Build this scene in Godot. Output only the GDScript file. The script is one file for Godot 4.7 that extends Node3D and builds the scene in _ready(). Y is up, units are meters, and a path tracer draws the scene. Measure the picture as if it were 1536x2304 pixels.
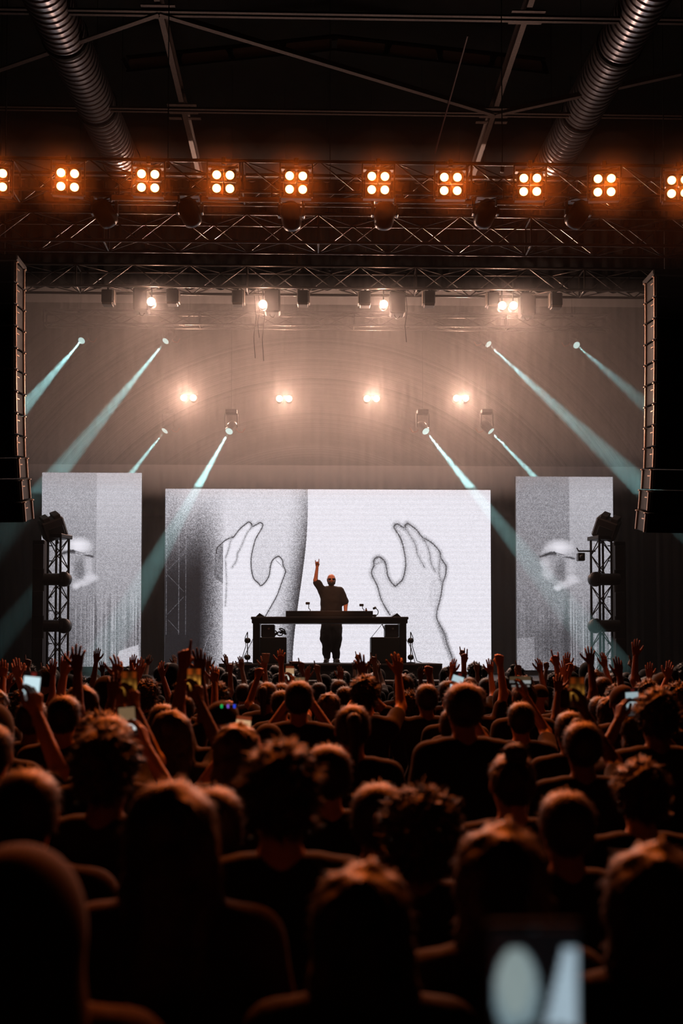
extends Node3D
# A concert hall seen from the back of the crowd: stage with three video walls, lighting trusses, hazy air, performer at a booth.

const F := 2400.0          # focal length in pixels of the 1536 x 2304 frame
const CXP := 768.0
const CYP := 1383.0
const EYE := Vector3(0, 2.0, 0)
const DECK := 1.5          # height of the stage deck

var cam_basis := Basis.from_euler(Vector3(deg_to_rad(2.07), deg_to_rad(-1.5), 0))
var rng := RandomNumberGenerator.new()
var used := {}
var mats := {}
var tube6: CylinderMesh
var tube12: CylinderMesh

# ---------------------------------------------------------------- helpers

func at(px: float, py: float, depth: float) -> Vector3:
	var d := cam_basis * Vector3((px - CXP) / F, (CYP - py) / F, -1.0)
	return EYE + d * (depth / -d.z)

func pixel(p: Vector3) -> Vector2:
	var q := cam_basis.inverse() * (p - EYE)
	return Vector2(CXP + F * q.x / -q.z, CYP - F * q.y / -q.z)

func numbered(called: String) -> String:
	var k: int = used.get(called, -1) + 1
	used[called] = k
	return called if k == 0 else "%s_%03d" % [called, k]

func tag(o: Node3D, label: String, category := "", group := "", kind := "") -> void:
	if label: o.set_meta("label", label)
	if category: o.set_meta("category", category)
	if group: o.set_meta("group", group)
	if kind: o.set_meta("kind", kind)

func thing(called: String, label: String, category: String, where := Vector3.ZERO, group := "") -> Node3D:
	var o := Node3D.new()
	o.name = numbered(called)
	add_child(o)
	o.position = where
	tag(o, label, category, group)
	return o

func part(parent: Node3D, called: String, mesh: Mesh, m: Material, xf := Transform3D()) -> MeshInstance3D:
	var o := MeshInstance3D.new()
	o.name = called
	o.mesh = mesh
	o.material_override = m
	o.transform = xf
	parent.add_child(o, true)
	return o

func structure(called: String, mesh: Mesh, m: Material, xf := Transform3D(), label := "") -> MeshInstance3D:
	var o := part(self, called, mesh, m, xf)
	tag(o, label, "", "", "structure")
	return o

func mat(key: String, color := Color.WHITE, rough := 0.6, metal := 0.0, spec := 0.5) -> StandardMaterial3D:
	if not mats.has(key):
		var m := StandardMaterial3D.new()
		m.resource_name = key
		m.albedo_color = color
		m.roughness = rough
		m.metallic = metal
		m.metallic_specular = spec
		mats[key] = m
	return mats[key]

func glow(key: String, color: Color, energy: float) -> StandardMaterial3D:
	if not mats.has(key):
		var m := StandardMaterial3D.new()
		m.resource_name = key
		m.albedo_color = Color(0.05, 0.05, 0.05)
		m.emission_enabled = true
		m.emission = color
		m.emission_energy_multiplier = energy
		mats[key] = m
	return mats[key]

func noise_tex(freq: float, seed_: int, lo := 0.0, hi := 1.0, normal := false, size := 256) -> NoiseTexture2D:
	var n := FastNoiseLite.new()
	n.seed = seed_
	n.frequency = freq
	n.fractal_octaves = 4
	var t := NoiseTexture2D.new()
	t.width = size
	t.height = size
	t.seamless = true
	t.noise = n
	if normal:
		t.as_normal_map = true
		t.bump_strength = 6.0
	else:
		var g := Gradient.new()
		g.set_color(0, Color(lo, lo, lo))
		g.set_color(1, Color(hi, hi, hi))
		t.color_ramp = g
	return t

func tri(m: StandardMaterial3D, albedo: Texture2D, scale := 1.0) -> StandardMaterial3D:
	m.uv1_triplanar = true
	m.uv1_world_triplanar = true
	m.uv1_scale = Vector3.ONE * scale
	m.albedo_texture = albedo
	return m

func box(s: Vector3) -> BoxMesh:
	var b := BoxMesh.new()
	b.size = s
	return b

func st_new() -> SurfaceTool:
	var st := SurfaceTool.new()
	st.begin(Mesh.PRIMITIVE_TRIANGLES)
	return st

func st_box(st: SurfaceTool, s: Vector3, xf := Transform3D()) -> void:
	st.append_from(box(s), 0, xf)

func mv(x: float, y: float, z: float) -> Transform3D:
	return Transform3D(Basis(), Vector3(x, y, z))

func rot(e: Vector3, p := Vector3.ZERO) -> Transform3D:
	return Transform3D(Basis.from_euler(e), p)

## transform that lays a unit cylinder (radius 1, height 1 along y) from a to b
func bar_xf(a: Vector3, b: Vector3, r: float) -> Transform3D:
	var y := b - a
	var l := y.length()
	var d := y / maxf(l, 1e-6)
	var x := d.cross(Vector3.FORWARD if absf(d.z) < 0.9 else Vector3.RIGHT).normalized()
	var z := x.cross(d)
	return Transform3D(Basis(x * r, d * l, z * r), (a + b) / 2.0)

func bar(parent: Node3D, called: String, a: Vector3, b: Vector3, r: float, m: Material, fine := false) -> MeshInstance3D:
	return part(parent, called, tube12 if fine else tube6, m, bar_xf(a, b, r))

func st_bar(st: SurfaceTool, a: Vector3, b: Vector3, r: float) -> void:
	st.append_from(tube6, 0, bar_xf(a, b, r))

## box with chamfered edges
func cbox(s: Vector3, c: float) -> ArrayMesh:
	var st := st_new()
	var h := s / 2.0
	var faces := [[0, 1, 2], [1, 2, 0], [2, 0, 1]]
	var quad := func(p: Array):
		var nrm: Vector3 = (p[1] - p[0]).cross(p[2] - p[0])
		var mid: Vector3 = (p[0] + p[1] + p[2]) / 3.0
		var order: Array = [0, 2, 1, 0, 3, 2] if nrm.dot(mid) > 0 else [0, 1, 2, 0, 2, 3]
		if p.size() == 3: order = [0, 2, 1] if nrm.dot(mid) > 0 else [0, 1, 2]
		var n := nrm.normalized() * (1.0 if nrm.dot(mid) > 0 else -1.0)
		for i in order:
			st.set_normal(n)
			st.set_uv(Vector2.ZERO)
			st.add_vertex(p[i])
	var pt := func(ax: int, sx: float, u: int, su: float, v: int, sv: float) -> Vector3:
		var q := Vector3.ZERO
		q[ax] = sx * h[ax]
		q[u] = su * (h[u] - c)
		q[v] = sv * (h[v] - c)
		return q
	for f in faces:
		var ax: int = f[0]
		var u: int = f[1]
		var v: int = f[2]
		for s1 in [-1.0, 1.0]:
			quad.call([pt.call(ax, s1, u, -1.0, v, -1.0), pt.call(ax, s1, u, 1.0, v, -1.0), pt.call(ax, s1, u, 1.0, v, 1.0), pt.call(ax, s1, u, -1.0, v, 1.0)])
			for s2 in [-1.0, 1.0]:
				quad.call([pt.call(ax, s1, u, s2, v, -1.0), pt.call(ax, s1, u, s2, v, 1.0), pt.call(u, s2, ax, s1, v, 1.0), pt.call(u, s2, ax, s1, v, -1.0)])
	for sx in [-1.0, 1.0]:
		for sy in [-1.0, 1.0]:
			for sz in [-1.0, 1.0]:
				quad.call([pt.call(0, sx, 1, sy, 2, sz), pt.call(1, sy, 0, sx, 2, sz), pt.call(2, sz, 0, sx, 1, sy)])
	return st.commit()

## solid of revolution round y: profile of (radius, height) points
func lathe(profile: Array, seg := 20) -> ArrayMesh:
	var st := st_new()
	st.set_smooth_group(0)
	for i in profile.size() - 1:
		var a: Vector2 = profile[i]
		var b: Vector2 = profile[i + 1]
		for k in seg:
			var t0 := TAU * k / seg
			var t1 := TAU * (k + 1) / seg
			var p := [Vector3(a.x * cos(t0), a.y, a.x * sin(t0)), Vector3(a.x * cos(t1), a.y, a.x * sin(t1)), Vector3(b.x * cos(t1), b.y, b.x * sin(t1)), Vector3(b.x * cos(t0), b.y, b.x * sin(t0))]
			for j in [0, 1, 2, 0, 2, 3]:
				st.set_smooth_group(i if absf(a.y - b.y) < 0.3 * absf(a.x - b.x) or i == 0 else 0)
				st.add_vertex(p[j])
	st.generate_normals()
	return st.commit()

func st_tube(points: Array, r: float, seg := 6) -> ArrayMesh:
	var st := st_new()
	for i in points.size() - 1:
		st.append_from(tube6, 0, bar_xf(points[i], points[i + 1], r))
	return st.commit()

# ---------------------------------------------------------------- surface nets for figures

class Field:
	var o: Vector3
	var c: float
	var nx: int
	var ny: int
	var nz: int
	var d: PackedFloat32Array
	func _init(lo: Vector3, hi: Vector3, cell: float):
		o = lo
		c = cell
		nx = int(ceil((hi.x - lo.x) / cell)) + 1
		ny = int(ceil((hi.y - lo.y) / cell)) + 1
		nz = int(ceil((hi.z - lo.z) / cell)) + 1
		d = PackedFloat32Array()
		d.resize(nx * ny * nz)
		d.fill(1.0)
	func copy() -> Field:
		var f := Field.new(o, o, c)
		f.nx = nx; f.ny = ny; f.nz = nz
		f.d = d.duplicate()
		return f
	## tapered capsule from a to b joined with a smooth minimum k; fz > 1 flattens it front to back
	func cap(a: Vector3, b: Vector3, ra: float, rb: float, k := 0.03, fz := 1.0, cut := false) -> void:
		var rm := maxf(ra, rb) + k + c * 1.5
		var x0 := maxi(0, int((minf(a.x, b.x) - rm - o.x) / c))
		var x1 := mini(nx - 1, int((maxf(a.x, b.x) + rm - o.x) / c) + 1)
		var y0 := maxi(0, int((minf(a.y, b.y) - rm - o.y) / c))
		var y1 := mini(ny - 1, int((maxf(a.y, b.y) + rm - o.y) / c) + 1)
		var z0 := maxi(0, int((minf(a.z, b.z) - rm - o.z) / c))
		var z1 := mini(nz - 1, int((maxf(a.z, b.z) + rm - o.z) / c) + 1)
		var mz := (a.z + b.z) / 2.0
		var ax := a.x; var ay := a.y; var az := (a.z - mz) * fz
		var bx := b.x - ax; var by := b.y - ay; var bz := (b.z - mz) * fz - az
		var l2 := maxf(bx * bx + by * by + bz * bz, 1e-9)
		var dr := rb - ra
		for z in range(z0, z1 + 1):
			var pz := (o.z + z * c - mz) * fz - az
			for y in range(y0, y1 + 1):
				var py := o.y + y * c - ay
				var i := (z * ny + y) * nx + x0
				for x in range(x0, x1 + 1):
					var px := o.x + x * c - ax
					var t := (px * bx + py * by + pz * bz) / l2
					if t < 0.0: t = 0.0
					elif t > 1.0: t = 1.0
					var qx := px - bx * t
					var qy := py - by * t
					var qz := pz - bz * t
					var v := sqrt(qx * qx + qy * qy + qz * qz) - ra - dr * t
					var e := d[i]
					if cut:
						d[i] = maxf(e, -v)
					else:
						var h := k - absf(v - e)
						d[i] = minf(v, e) - (h * h / (4.0 * k) if h > 0.0 else 0.0)
					i += 1
	## ellipsoid, added, or cut away
	func egg(p: Vector3, r: Vector3, k := 0.02, cut := false) -> void:
		var rm := r + Vector3.ONE * (k + c * 1.5)
		var mn := minf(r.x, minf(r.y, r.z))
		for z in range(maxi(0, int((p.z - rm.z - o.z) / c)), mini(nz - 1, int((p.z + rm.z - o.z) / c) + 1) + 1):
			var pz := (o.z + z * c - p.z) / r.z
			for y in range(maxi(0, int((p.y - rm.y - o.y) / c)), mini(ny - 1, int((p.y + rm.y - o.y) / c) + 1) + 1):
				var py := (o.y + y * c - p.y) / r.y
				for x in range(maxi(0, int((p.x - rm.x - o.x) / c)), mini(nx - 1, int((p.x + rm.x - o.x) / c) + 1) + 1):
					var px := (o.x + x * c - p.x) / r.x
					var v := (sqrt(px * px + py * py + pz * pz) - 1.0) * mn
					var i := (z * ny + y) * nx + x
					var e := d[i]
					if cut:
						d[i] = maxf(e, -v)
					else:
						var h := k - absf(v - e)
						d[i] = minf(v, e) - (h * h / (4.0 * k) if h > 0.0 else 0.0)
	func rough(amount: float, freq: float, seed_: int) -> void:
		var n := FastNoiseLite.new()
		n.seed = seed_
		n.frequency = freq
		n.fractal_octaves = 2
		for z in nz:
			for y in ny:
				for x in nx:
					var i := (z * ny + y) * nx + x
					if absf(d[i]) < 3.0 * c + amount:
						d[i] += amount * n.get_noise_3d(o.x + x * c, o.y + y * c, o.z + z * c)
	## {v, n, i}: one vertex in each cell that the surface crosses, one quad round each crossed edge
	func mesh() -> Dictionary:
		var vs := PackedVector3Array()
		var ns := PackedVector3Array()
		var ix := PackedInt32Array()
		var id := PackedInt32Array()
		id.resize(nx * ny * nz)
		id.fill(-1)
		var sy := nx
		var sz := nx * ny
		var lim := 2.2 * c
		for z in nz - 1:
			for y in ny - 1:
				var i := (z * ny + y) * nx - 1
				for x in nx - 1:
					i += 1
					var v0 := d[i]
					if v0 > lim or v0 < -lim: continue
					var v1 := d[i + 1]
					var v2 := d[i + sy]
					var v3 := d[i + sy + 1]
					var v4 := d[i + sz]
					var v5 := d[i + sz + 1]
					var v6 := d[i + sz + sy]
					var v7 := d[i + sz + sy + 1]
					var m := int(v0 < 0) + int(v1 < 0) + int(v2 < 0) + int(v3 < 0) + int(v4 < 0) + int(v5 < 0) + int(v6 < 0) + int(v7 < 0)
					if m == 0 or m == 8: continue
					var s := Vector3.ZERO
					var k := 0
					if (v0 < 0) != (v1 < 0): s += Vector3(v0 / (v0 - v1), 0, 0); k += 1
					if (v2 < 0) != (v3 < 0): s += Vector3(v2 / (v2 - v3), 1, 0); k += 1
					if (v4 < 0) != (v5 < 0): s += Vector3(v4 / (v4 - v5), 0, 1); k += 1
					if (v6 < 0) != (v7 < 0): s += Vector3(v6 / (v6 - v7), 1, 1); k += 1
					if (v0 < 0) != (v2 < 0): s += Vector3(0, v0 / (v0 - v2), 0); k += 1
					if (v1 < 0) != (v3 < 0): s += Vector3(1, v1 / (v1 - v3), 0); k += 1
					if (v4 < 0) != (v6 < 0): s += Vector3(0, v4 / (v4 - v6), 1); k += 1
					if (v5 < 0) != (v7 < 0): s += Vector3(1, v5 / (v5 - v7), 1); k += 1
					if (v0 < 0) != (v4 < 0): s += Vector3(0, 0, v0 / (v0 - v4)); k += 1
					if (v1 < 0) != (v5 < 0): s += Vector3(1, 0, v1 / (v1 - v5)); k += 1
					if (v2 < 0) != (v6 < 0): s += Vector3(0, 1, v2 / (v2 - v6)); k += 1
					if (v3 < 0) != (v7 < 0): s += Vector3(1, 1, v3 / (v3 - v7)); k += 1
					id[i] = vs.size()
					vs.append(o + (Vector3(x, y, z) + s / k) * c)
					ns.append(Vector3(v1 + v3 + v5 + v7 - v0 - v2 - v4 - v6, v2 + v3 + v6 + v7 - v0 - v1 - v4 - v5, v4 + v5 + v6 + v7 - v0 - v1 - v2 - v3).normalized())
					if x > 0 and y > 0 and z > 0:
						if (v0 < 0) != (v1 < 0): _quad(ix, id, i, sy, sz, v0 < 0)
						if (v0 < 0) != (v2 < 0): _quad(ix, id, i, sz, 1, v0 < 0)
						if (v0 < 0) != (v4 < 0): _quad(ix, id, i, 1, sy, v0 < 0)
		return {"v": vs, "n": ns, "i": ix}
	func _quad(ix: PackedInt32Array, id: PackedInt32Array, i: int, u: int, w: int, inside: bool) -> void:
		var a := id[i - u - w]
		var b := id[i - w]
		var e := id[i]
		var f := id[i - u]
		if a < 0 or b < 0 or e < 0 or f < 0: return
		var q := [a, e, b, a, f, e] if inside else [a, b, e, a, e, f]
		for j in q: ix.append(j)

func joined(list: Array) -> ArrayMesh:      # list of [mesh data, transform]; a mirrored transform turns the faces over
	var v := PackedVector3Array()
	var n := PackedVector3Array()
	var ix := PackedInt32Array()
	for e in list:
		var g: Dictionary = e[0]
		var xf: Transform3D = e[1]
		var at0 := v.size()
		var flip := xf.basis.determinant() < 0
		var src: PackedVector3Array = g.v
		var nsrc: PackedVector3Array = g.n
		for k in src.size():
			v.append(xf * src[k])
			n.append((xf.basis * nsrc[k]).normalized())
		var isrc: PackedInt32Array = g.i
		for k in range(0, isrc.size(), 3):
			ix.append(at0 + isrc[k])
			ix.append(at0 + isrc[k + (2 if flip else 1)])
			ix.append(at0 + isrc[k + (1 if flip else 2)])
	var arr := []
	arr.resize(Mesh.ARRAY_MAX)
	arr[Mesh.ARRAY_VERTEX] = v
	arr[Mesh.ARRAY_NORMAL] = n
	arr[Mesh.ARRAY_INDEX] = ix
	var m := ArrayMesh.new()
	m.add_surface_from_arrays(Mesh.PRIMITIVE_TRIANGLES, arr)
	return m

# ---------------------------------------------------------------- the room

const WARM := Color(1.0, 0.43, 0.115)      # tungsten blinders, dimmed
const AMBER := Color(1.0, 0.79, 0.69)     # stage wash lamps
const TEAL := Color(0.66, 0.93, 0.94)     # beam lamps

func _ready() -> void:
	rng.seed = 7
	# camera
	var cam := Camera3D.new()
	cam.name = "camera"
	cam.projection = Camera3D.PROJECTION_FRUSTUM
	cam.near = 0.05
	cam.far = 120.0
	cam.size = 0.05 * 2304.0 / F
	cam.frustum_offset = Vector2(0, 0.05 * (CYP - 1152.0) / F)
	cam.transform = Transform3D(cam_basis, EYE)
	add_child(cam)
	cam.current = true
	# environment and exposure
	var e := Environment.new()
	e.background_mode = Environment.BG_COLOR
	e.background_color = Color.BLACK
	e.tonemap_mode = Environment.TONE_MAPPER_LINEAR
	e.tonemap_exposure = 1.0
	e.sdfgi_enabled = true
	e.ssao_enabled = true
	e.ssil_enabled = true
	e.volumetric_fog_enabled = true
	e.volumetric_fog_density = 0.0
	var lens := CameraAttributesPhysical.new()
	lens.frustum_focal_length = 35.0
	lens.exposure_aperture = 1.9
	lens.frustum_focus_distance = 21.5
	lens.frustum_near = 0.05
	lens.frustum_far = 120.0
	var we := WorldEnvironment.new()
	we.name = "environment"
	we.environment = e
	we.camera_attributes = lens
	add_child(we)
	# shared shapes
	tube6 = CylinderMesh.new()
	tube6.top_radius = 1.0; tube6.bottom_radius = 1.0; tube6.height = 1.0; tube6.radial_segments = 6; tube6.rings = 0
	tube12 = tube6.duplicate()
	tube12.radial_segments = 14
	build_hall()
	build_haze()
	build_stage()
	build_screens()
	build_trusses()
	build_blinders()
	build_stage_lamps()
	build_beams()
	build_line_arrays()
	build_towers()
	build_roof_steel()
	build_booth()
	print("rig done ", Time.get_ticks_msec())
	build_people()
	print("all done ", Time.get_ticks_msec())

const CX := 0.33                          # centre line of the hall

func build_hall() -> void:
	var dark := tri(mat("painted_blockwork", Color(0.13, 0.11, 0.11), 0.85), noise_tex(0.02, 3, 0.6, 1.0), 0.4)
	var fl := tri(mat("concrete_floor", Color(0.16, 0.15, 0.14), 0.55), noise_tex(0.015, 5, 0.55, 1.0), 0.3)
	var roof := tri(mat("roof_sheet", Color(0.12, 0.105, 0.1), 0.7, 0.1), noise_tex(0.02, 9, 0.6, 1.0), 0.35)
	structure("floor", box(Vector3(28, 0.3, 42)), fl, mv(CX, -0.15, -14), "grey concrete hall floor")
	structure("wall_left", box(Vector3(0.3, 17, 42)), dark, mv(CX - 13, 8.35, -14), "dark side wall of the hall")
	structure("wall_right", box(Vector3(0.3, 17, 42)), dark, mv(CX + 13, 8.35, -14), "dark side wall of the hall")
	structure("wall_back", box(Vector3(26.3, 17, 0.3)), dark, mv(CX, 8.35, -35), "dark end wall behind the stage")
	structure("wall_front", box(Vector3(26.3, 17, 0.3)), dark, mv(CX, 8.35, 7), "dark end wall behind the audience")
	for s in [-1.0, 1.0]:
		structure("ceiling" if s < 0 else "ceiling_001", box(Vector3(13.4, 0.25, 42)), roof, rot(Vector3(0, 0, -s * 0.12), Vector3(CX + s * 6.6, 15.55, -14)), "dark sloping roof sheet")

func haze_box(called: String, label: String, x0: float, x1: float, y0: float, y1: float, d0: float, d1: float, density: float) -> void:
	var v := FogVolume.new()
	v.name = called
	v.size = Vector3(x1 - x0, y1 - y0, d1 - d0)
	v.position = Vector3((x0 + x1) / 2, (y0 + y1) / 2, -(d0 + d1) / 2)
	var fm := FogMaterial.new()
	fm.density = density
	fm.albedo = Color(0.97, 0.96, 0.95)
	v.material = fm
	add_child(v)
	tag(v, label, "haze", "", "stuff")

func build_haze() -> void:
	haze_box("upper_stage_haze", "thick warm haze hanging above the video walls", CX - 9.0, CX + 9.0, 5.6, 11.9, 20.35, 28.2, 0.115)
	haze_box("lower_stage_haze", "thinner haze drifting over the stage deck", CX - 9.0, CX + 9.0, DECK + 0.01, 5.6, 19.3, 28.2, 0.009)
	haze_box("truss_haze", "wisp of haze around the front truss lamps", CX - 7.5, CX + 7.5, 6.9, 9.6, 12.6, 15.4, 0.0035)
	haze_box("under_truss_haze", "haze glowing under the stage front truss", CX - 8.2, CX + 8.2, 5.6, 8.72, 18.7, 20.35, 0.06)

func roof_y(x: float) -> float:
	return 16.2 - 0.12 * absf(x - CX)

func build_stage() -> void:
	var black := mat("stage_paint", Color(0.06, 0.058, 0.06), 0.6)
	structure("stage_deck", box(Vector3(17, DECK, 9.2)), black, mv(CX, DECK / 2, -23.9), "black stage deck")
	# skirt boards along the stage lip
	var alu := mat("aluminium", Color(0.5, 0.49, 0.48), 0.35, 0.9)
	structure("trim_1", box(Vector3(17, 0.05, 0.03)), alu, mv(CX, DECK - 0.03, -19.275), "metal edge strip of the stage")
	# performer's riser with metal edge
	var r := thing("booth_riser", "low black riser carrying the booth and the performer", "riser", Vector3(at(742, 1480, 21.7).x, DECK, -21.7))
	part(r, "platform", cbox(Vector3(4.3, 0.3, 2.3), 0.01), black, mv(0, 0.15, 0))
	part(r, "edge_strip", box(Vector3(4.3, 0.03, 0.02)), alu, mv(0, 0.285, 1.16))
	# black back drape in folds
	var cloth := mat("black_wool", Color(0.03, 0.028, 0.03), 0.9)
	var drop := func(w: float, h: float, folds: int, depth: float) -> ArrayMesh:
		var st := st_new()
		st.set_smooth_group(0)
		var n := folds * 8
		for k in n:
			var p := []
			for j in [k, k + 1]:
				var x: float = (float(j) / n - 0.5) * w
				var z: float = sin(j * TAU / 8.0) * depth + sin(j * 0.37) * depth * 0.4
				p.append(Vector3(x, 0, z))
				p.append(Vector3(x, h, z))
			for i in [0, 1, 3, 0, 3, 2]: st.add_vertex(p[i])
			for i in [0, 3, 1, 0, 2, 3]: st.add_vertex(p[i] - Vector3(0, 0, 0.012))
		st.generate_normals()
		return st.commit()
	var bd := thing("back_drape", "black folded drape hanging behind the stage", "curtain", Vector3(CX, DECK, -28.3))
	part(bd, "cloth", drop.call(17.0, 10.6, 70, 0.025), cloth)
	bar(bd, "hanging_pipe", Vector3(-8.6, 10.62, 0), Vector3(8.6, 10.62, 0), 0.025, mat("black_steel", Color(0.05, 0.05, 0.05), 0.5, 0.4))
	# black border hiding the stage roof, from the underside of the front truss upwards
	var y0 := at(768, 652, 20.2).y
	var bo := thing("header_border", "dark cloth border hanging above the stage front truss", "curtain", Vector3(CX, y0, -20.2))
	part(bo, "cloth", drop.call(17.5, 2.1, 60, 0.05), cloth)
	bar(bo, "hanging_pipe", Vector3(-8.7, 2.12, 0), Vector3(8.7, 2.12, 0), 0.025, mat("black_steel"))
	# side masking
	for s in [-1, 1]:
		var px := 40.0 if s < 0 else 1440.0
		var w := thing("side_masking", "tall black masking cloth beside the %s side screen" % ("left" if s < 0 else "right"), "curtain", Vector3(at(px, 1470, 24.6).x + s * 2.4, DECK, -24.6))
		part(w, "cloth", drop.call(4.0, 9.0, 18, 0.05), cloth)
		bar(w, "hanging_pipe", Vector3(-2, 9.02, 0), Vector3(2, 9.02, 0), 0.025, mat("black_steel"))

# ---------------------------------------------------------------- video walls

class Canvas:
	var w: int
	var h: int
	var p: PackedFloat32Array
	var ox: float
	var oy: float
	var k: float
	func _init(x0: float, y0: float, x1: float, y1: float, scale: float, v: float):
		ox = x0; oy = y0; k = scale
		w = int((x1 - x0) * k)
		h = int((y1 - y0) * k)
		p.resize(w * h)
		p.fill(v)
	## soft round brush moved along a line: pulls the tone towards v
	func stroke(pts: Array, r: float, v: float, a: float, soft := 1.0) -> void:
		var rr := r * k
		for j in pts.size() - 1:
			var s: Vector2 = (pts[j] - Vector2(ox, oy)) * k
			var e: Vector2 = (pts[j + 1] - Vector2(ox, oy)) * k
			var d := e - s
			var l2 := maxf(d.length_squared(), 1e-6)
			for y in range(maxi(0, int(minf(s.y, e.y) - rr - 1)), mini(h, int(maxf(s.y, e.y) + rr + 2))):
				for x in range(maxi(0, int(minf(s.x, e.x) - rr - 1)), mini(w, int(maxf(s.x, e.x) + rr + 2))):
					var q := Vector2(x + 0.5, y + 0.5)
					var t := clampf((q - s).dot(d) / l2, 0, 1)
					var m := (q - s - d * t).length()
					if m < rr:
						var f := a * (clampf((rr - m) / (rr * soft), 0, 1))
						p[y * w + x] += (v - p[y * w + x]) * f
	func fill(pts: Array, v: float, a: float) -> void:
		for y in h:
			var fy := oy + (y + 0.5) / k
			var xs := []
			for j in pts.size():
				var s: Vector2 = pts[j]
				var e: Vector2 = pts[(j + 1) % pts.size()]
				if (s.y <= fy) != (e.y <= fy):
					xs.append((s.x + (fy - s.y) / (e.y - s.y) * (e.x - s.x) - ox) * k)
			xs.sort()
			for j in range(0, xs.size() - 1, 2):
				for x in range(maxi(0, int(xs[j])), mini(w, int(xs[j + 1]))):
					p[y * w + x] += (v - p[y * w + x]) * a
	func blob(c: Vector2, r: Vector2, v: float, a: float) -> void:
		var cc := (c - Vector2(ox, oy)) * k
		var rr := r * k
		for y in range(maxi(0, int(cc.y - rr.y)), mini(h, int(cc.y + rr.y))):
			for x in range(maxi(0, int(cc.x - rr.x)), mini(w, int(cc.x + rr.x))):
				var q := Vector2((x - cc.x) / rr.x, (y - cc.y) / rr.y).length()
				if q < 1.0:
					var f := (1.0 - q * q)
					p[y * w + x] += (v - p[y * w + x]) * a * f
	## LED rows, grain, a faint cool tint
	func texture(seed_: int, grain: float) -> ImageTexture:
		var r := RandomNumberGenerator.new()
		r.seed = seed_
		var b := PackedByteArray()
		b.resize(w * h * 3)
		var specks := PackedFloat32Array()
		for j in w * h: specks.append(r.randf())
		var i := 0
		for y in h:
			var row := 0.985 + 0.03 * sin(y * 2.1) + 0.012 * sin(y * 0.37)
			var wob := sin(y * 0.9) * 3.0
			for x in w:
				var l := p[y * w + x]
				l = clampf((l + (specks[(y / 2) * w + x / 2] - 0.5) * grain * (0.04 + pow((1.0 - l) * l * 4.0, 2.0))) * row, 0.0, 1.0) * 255.0
				b[i] = int(clampf(l * 0.985 + wob * 0.4, 0, 255))
				b[i + 1] = int(clampf(l * 0.975, 0, 255))
				b[i + 2] = int(clampf(l * 1.0 - wob * 0.4 + 3.0, 0, 255))
				i += 3
		return ImageTexture.create_from_image(Image.create_from_data(w, h, false, Image.FORMAT_RGB8, b))

func pts(flat: Array, x0: float, y0: float, s: float) -> Array:
	var out := []
	for i in range(0, flat.size(), 2): out.append(Vector2(x0 + flat[i] / s, y0 + flat[i + 1] / s))
	return out

func curve(a: Array) -> Array:          # Catmull-Rom through the points
	var out := []
	for i in a.size() - 1:
		var p0: Vector2 = a[maxi(i - 1, 0)]
		var p3: Vector2 = a[mini(i + 2, a.size() - 1)]
		for j in 4: out.append(a[i].cubic_interpolate(a[i + 1], p0, p3, j / 4.0))
	out.append(a[-1])
	return out

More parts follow.
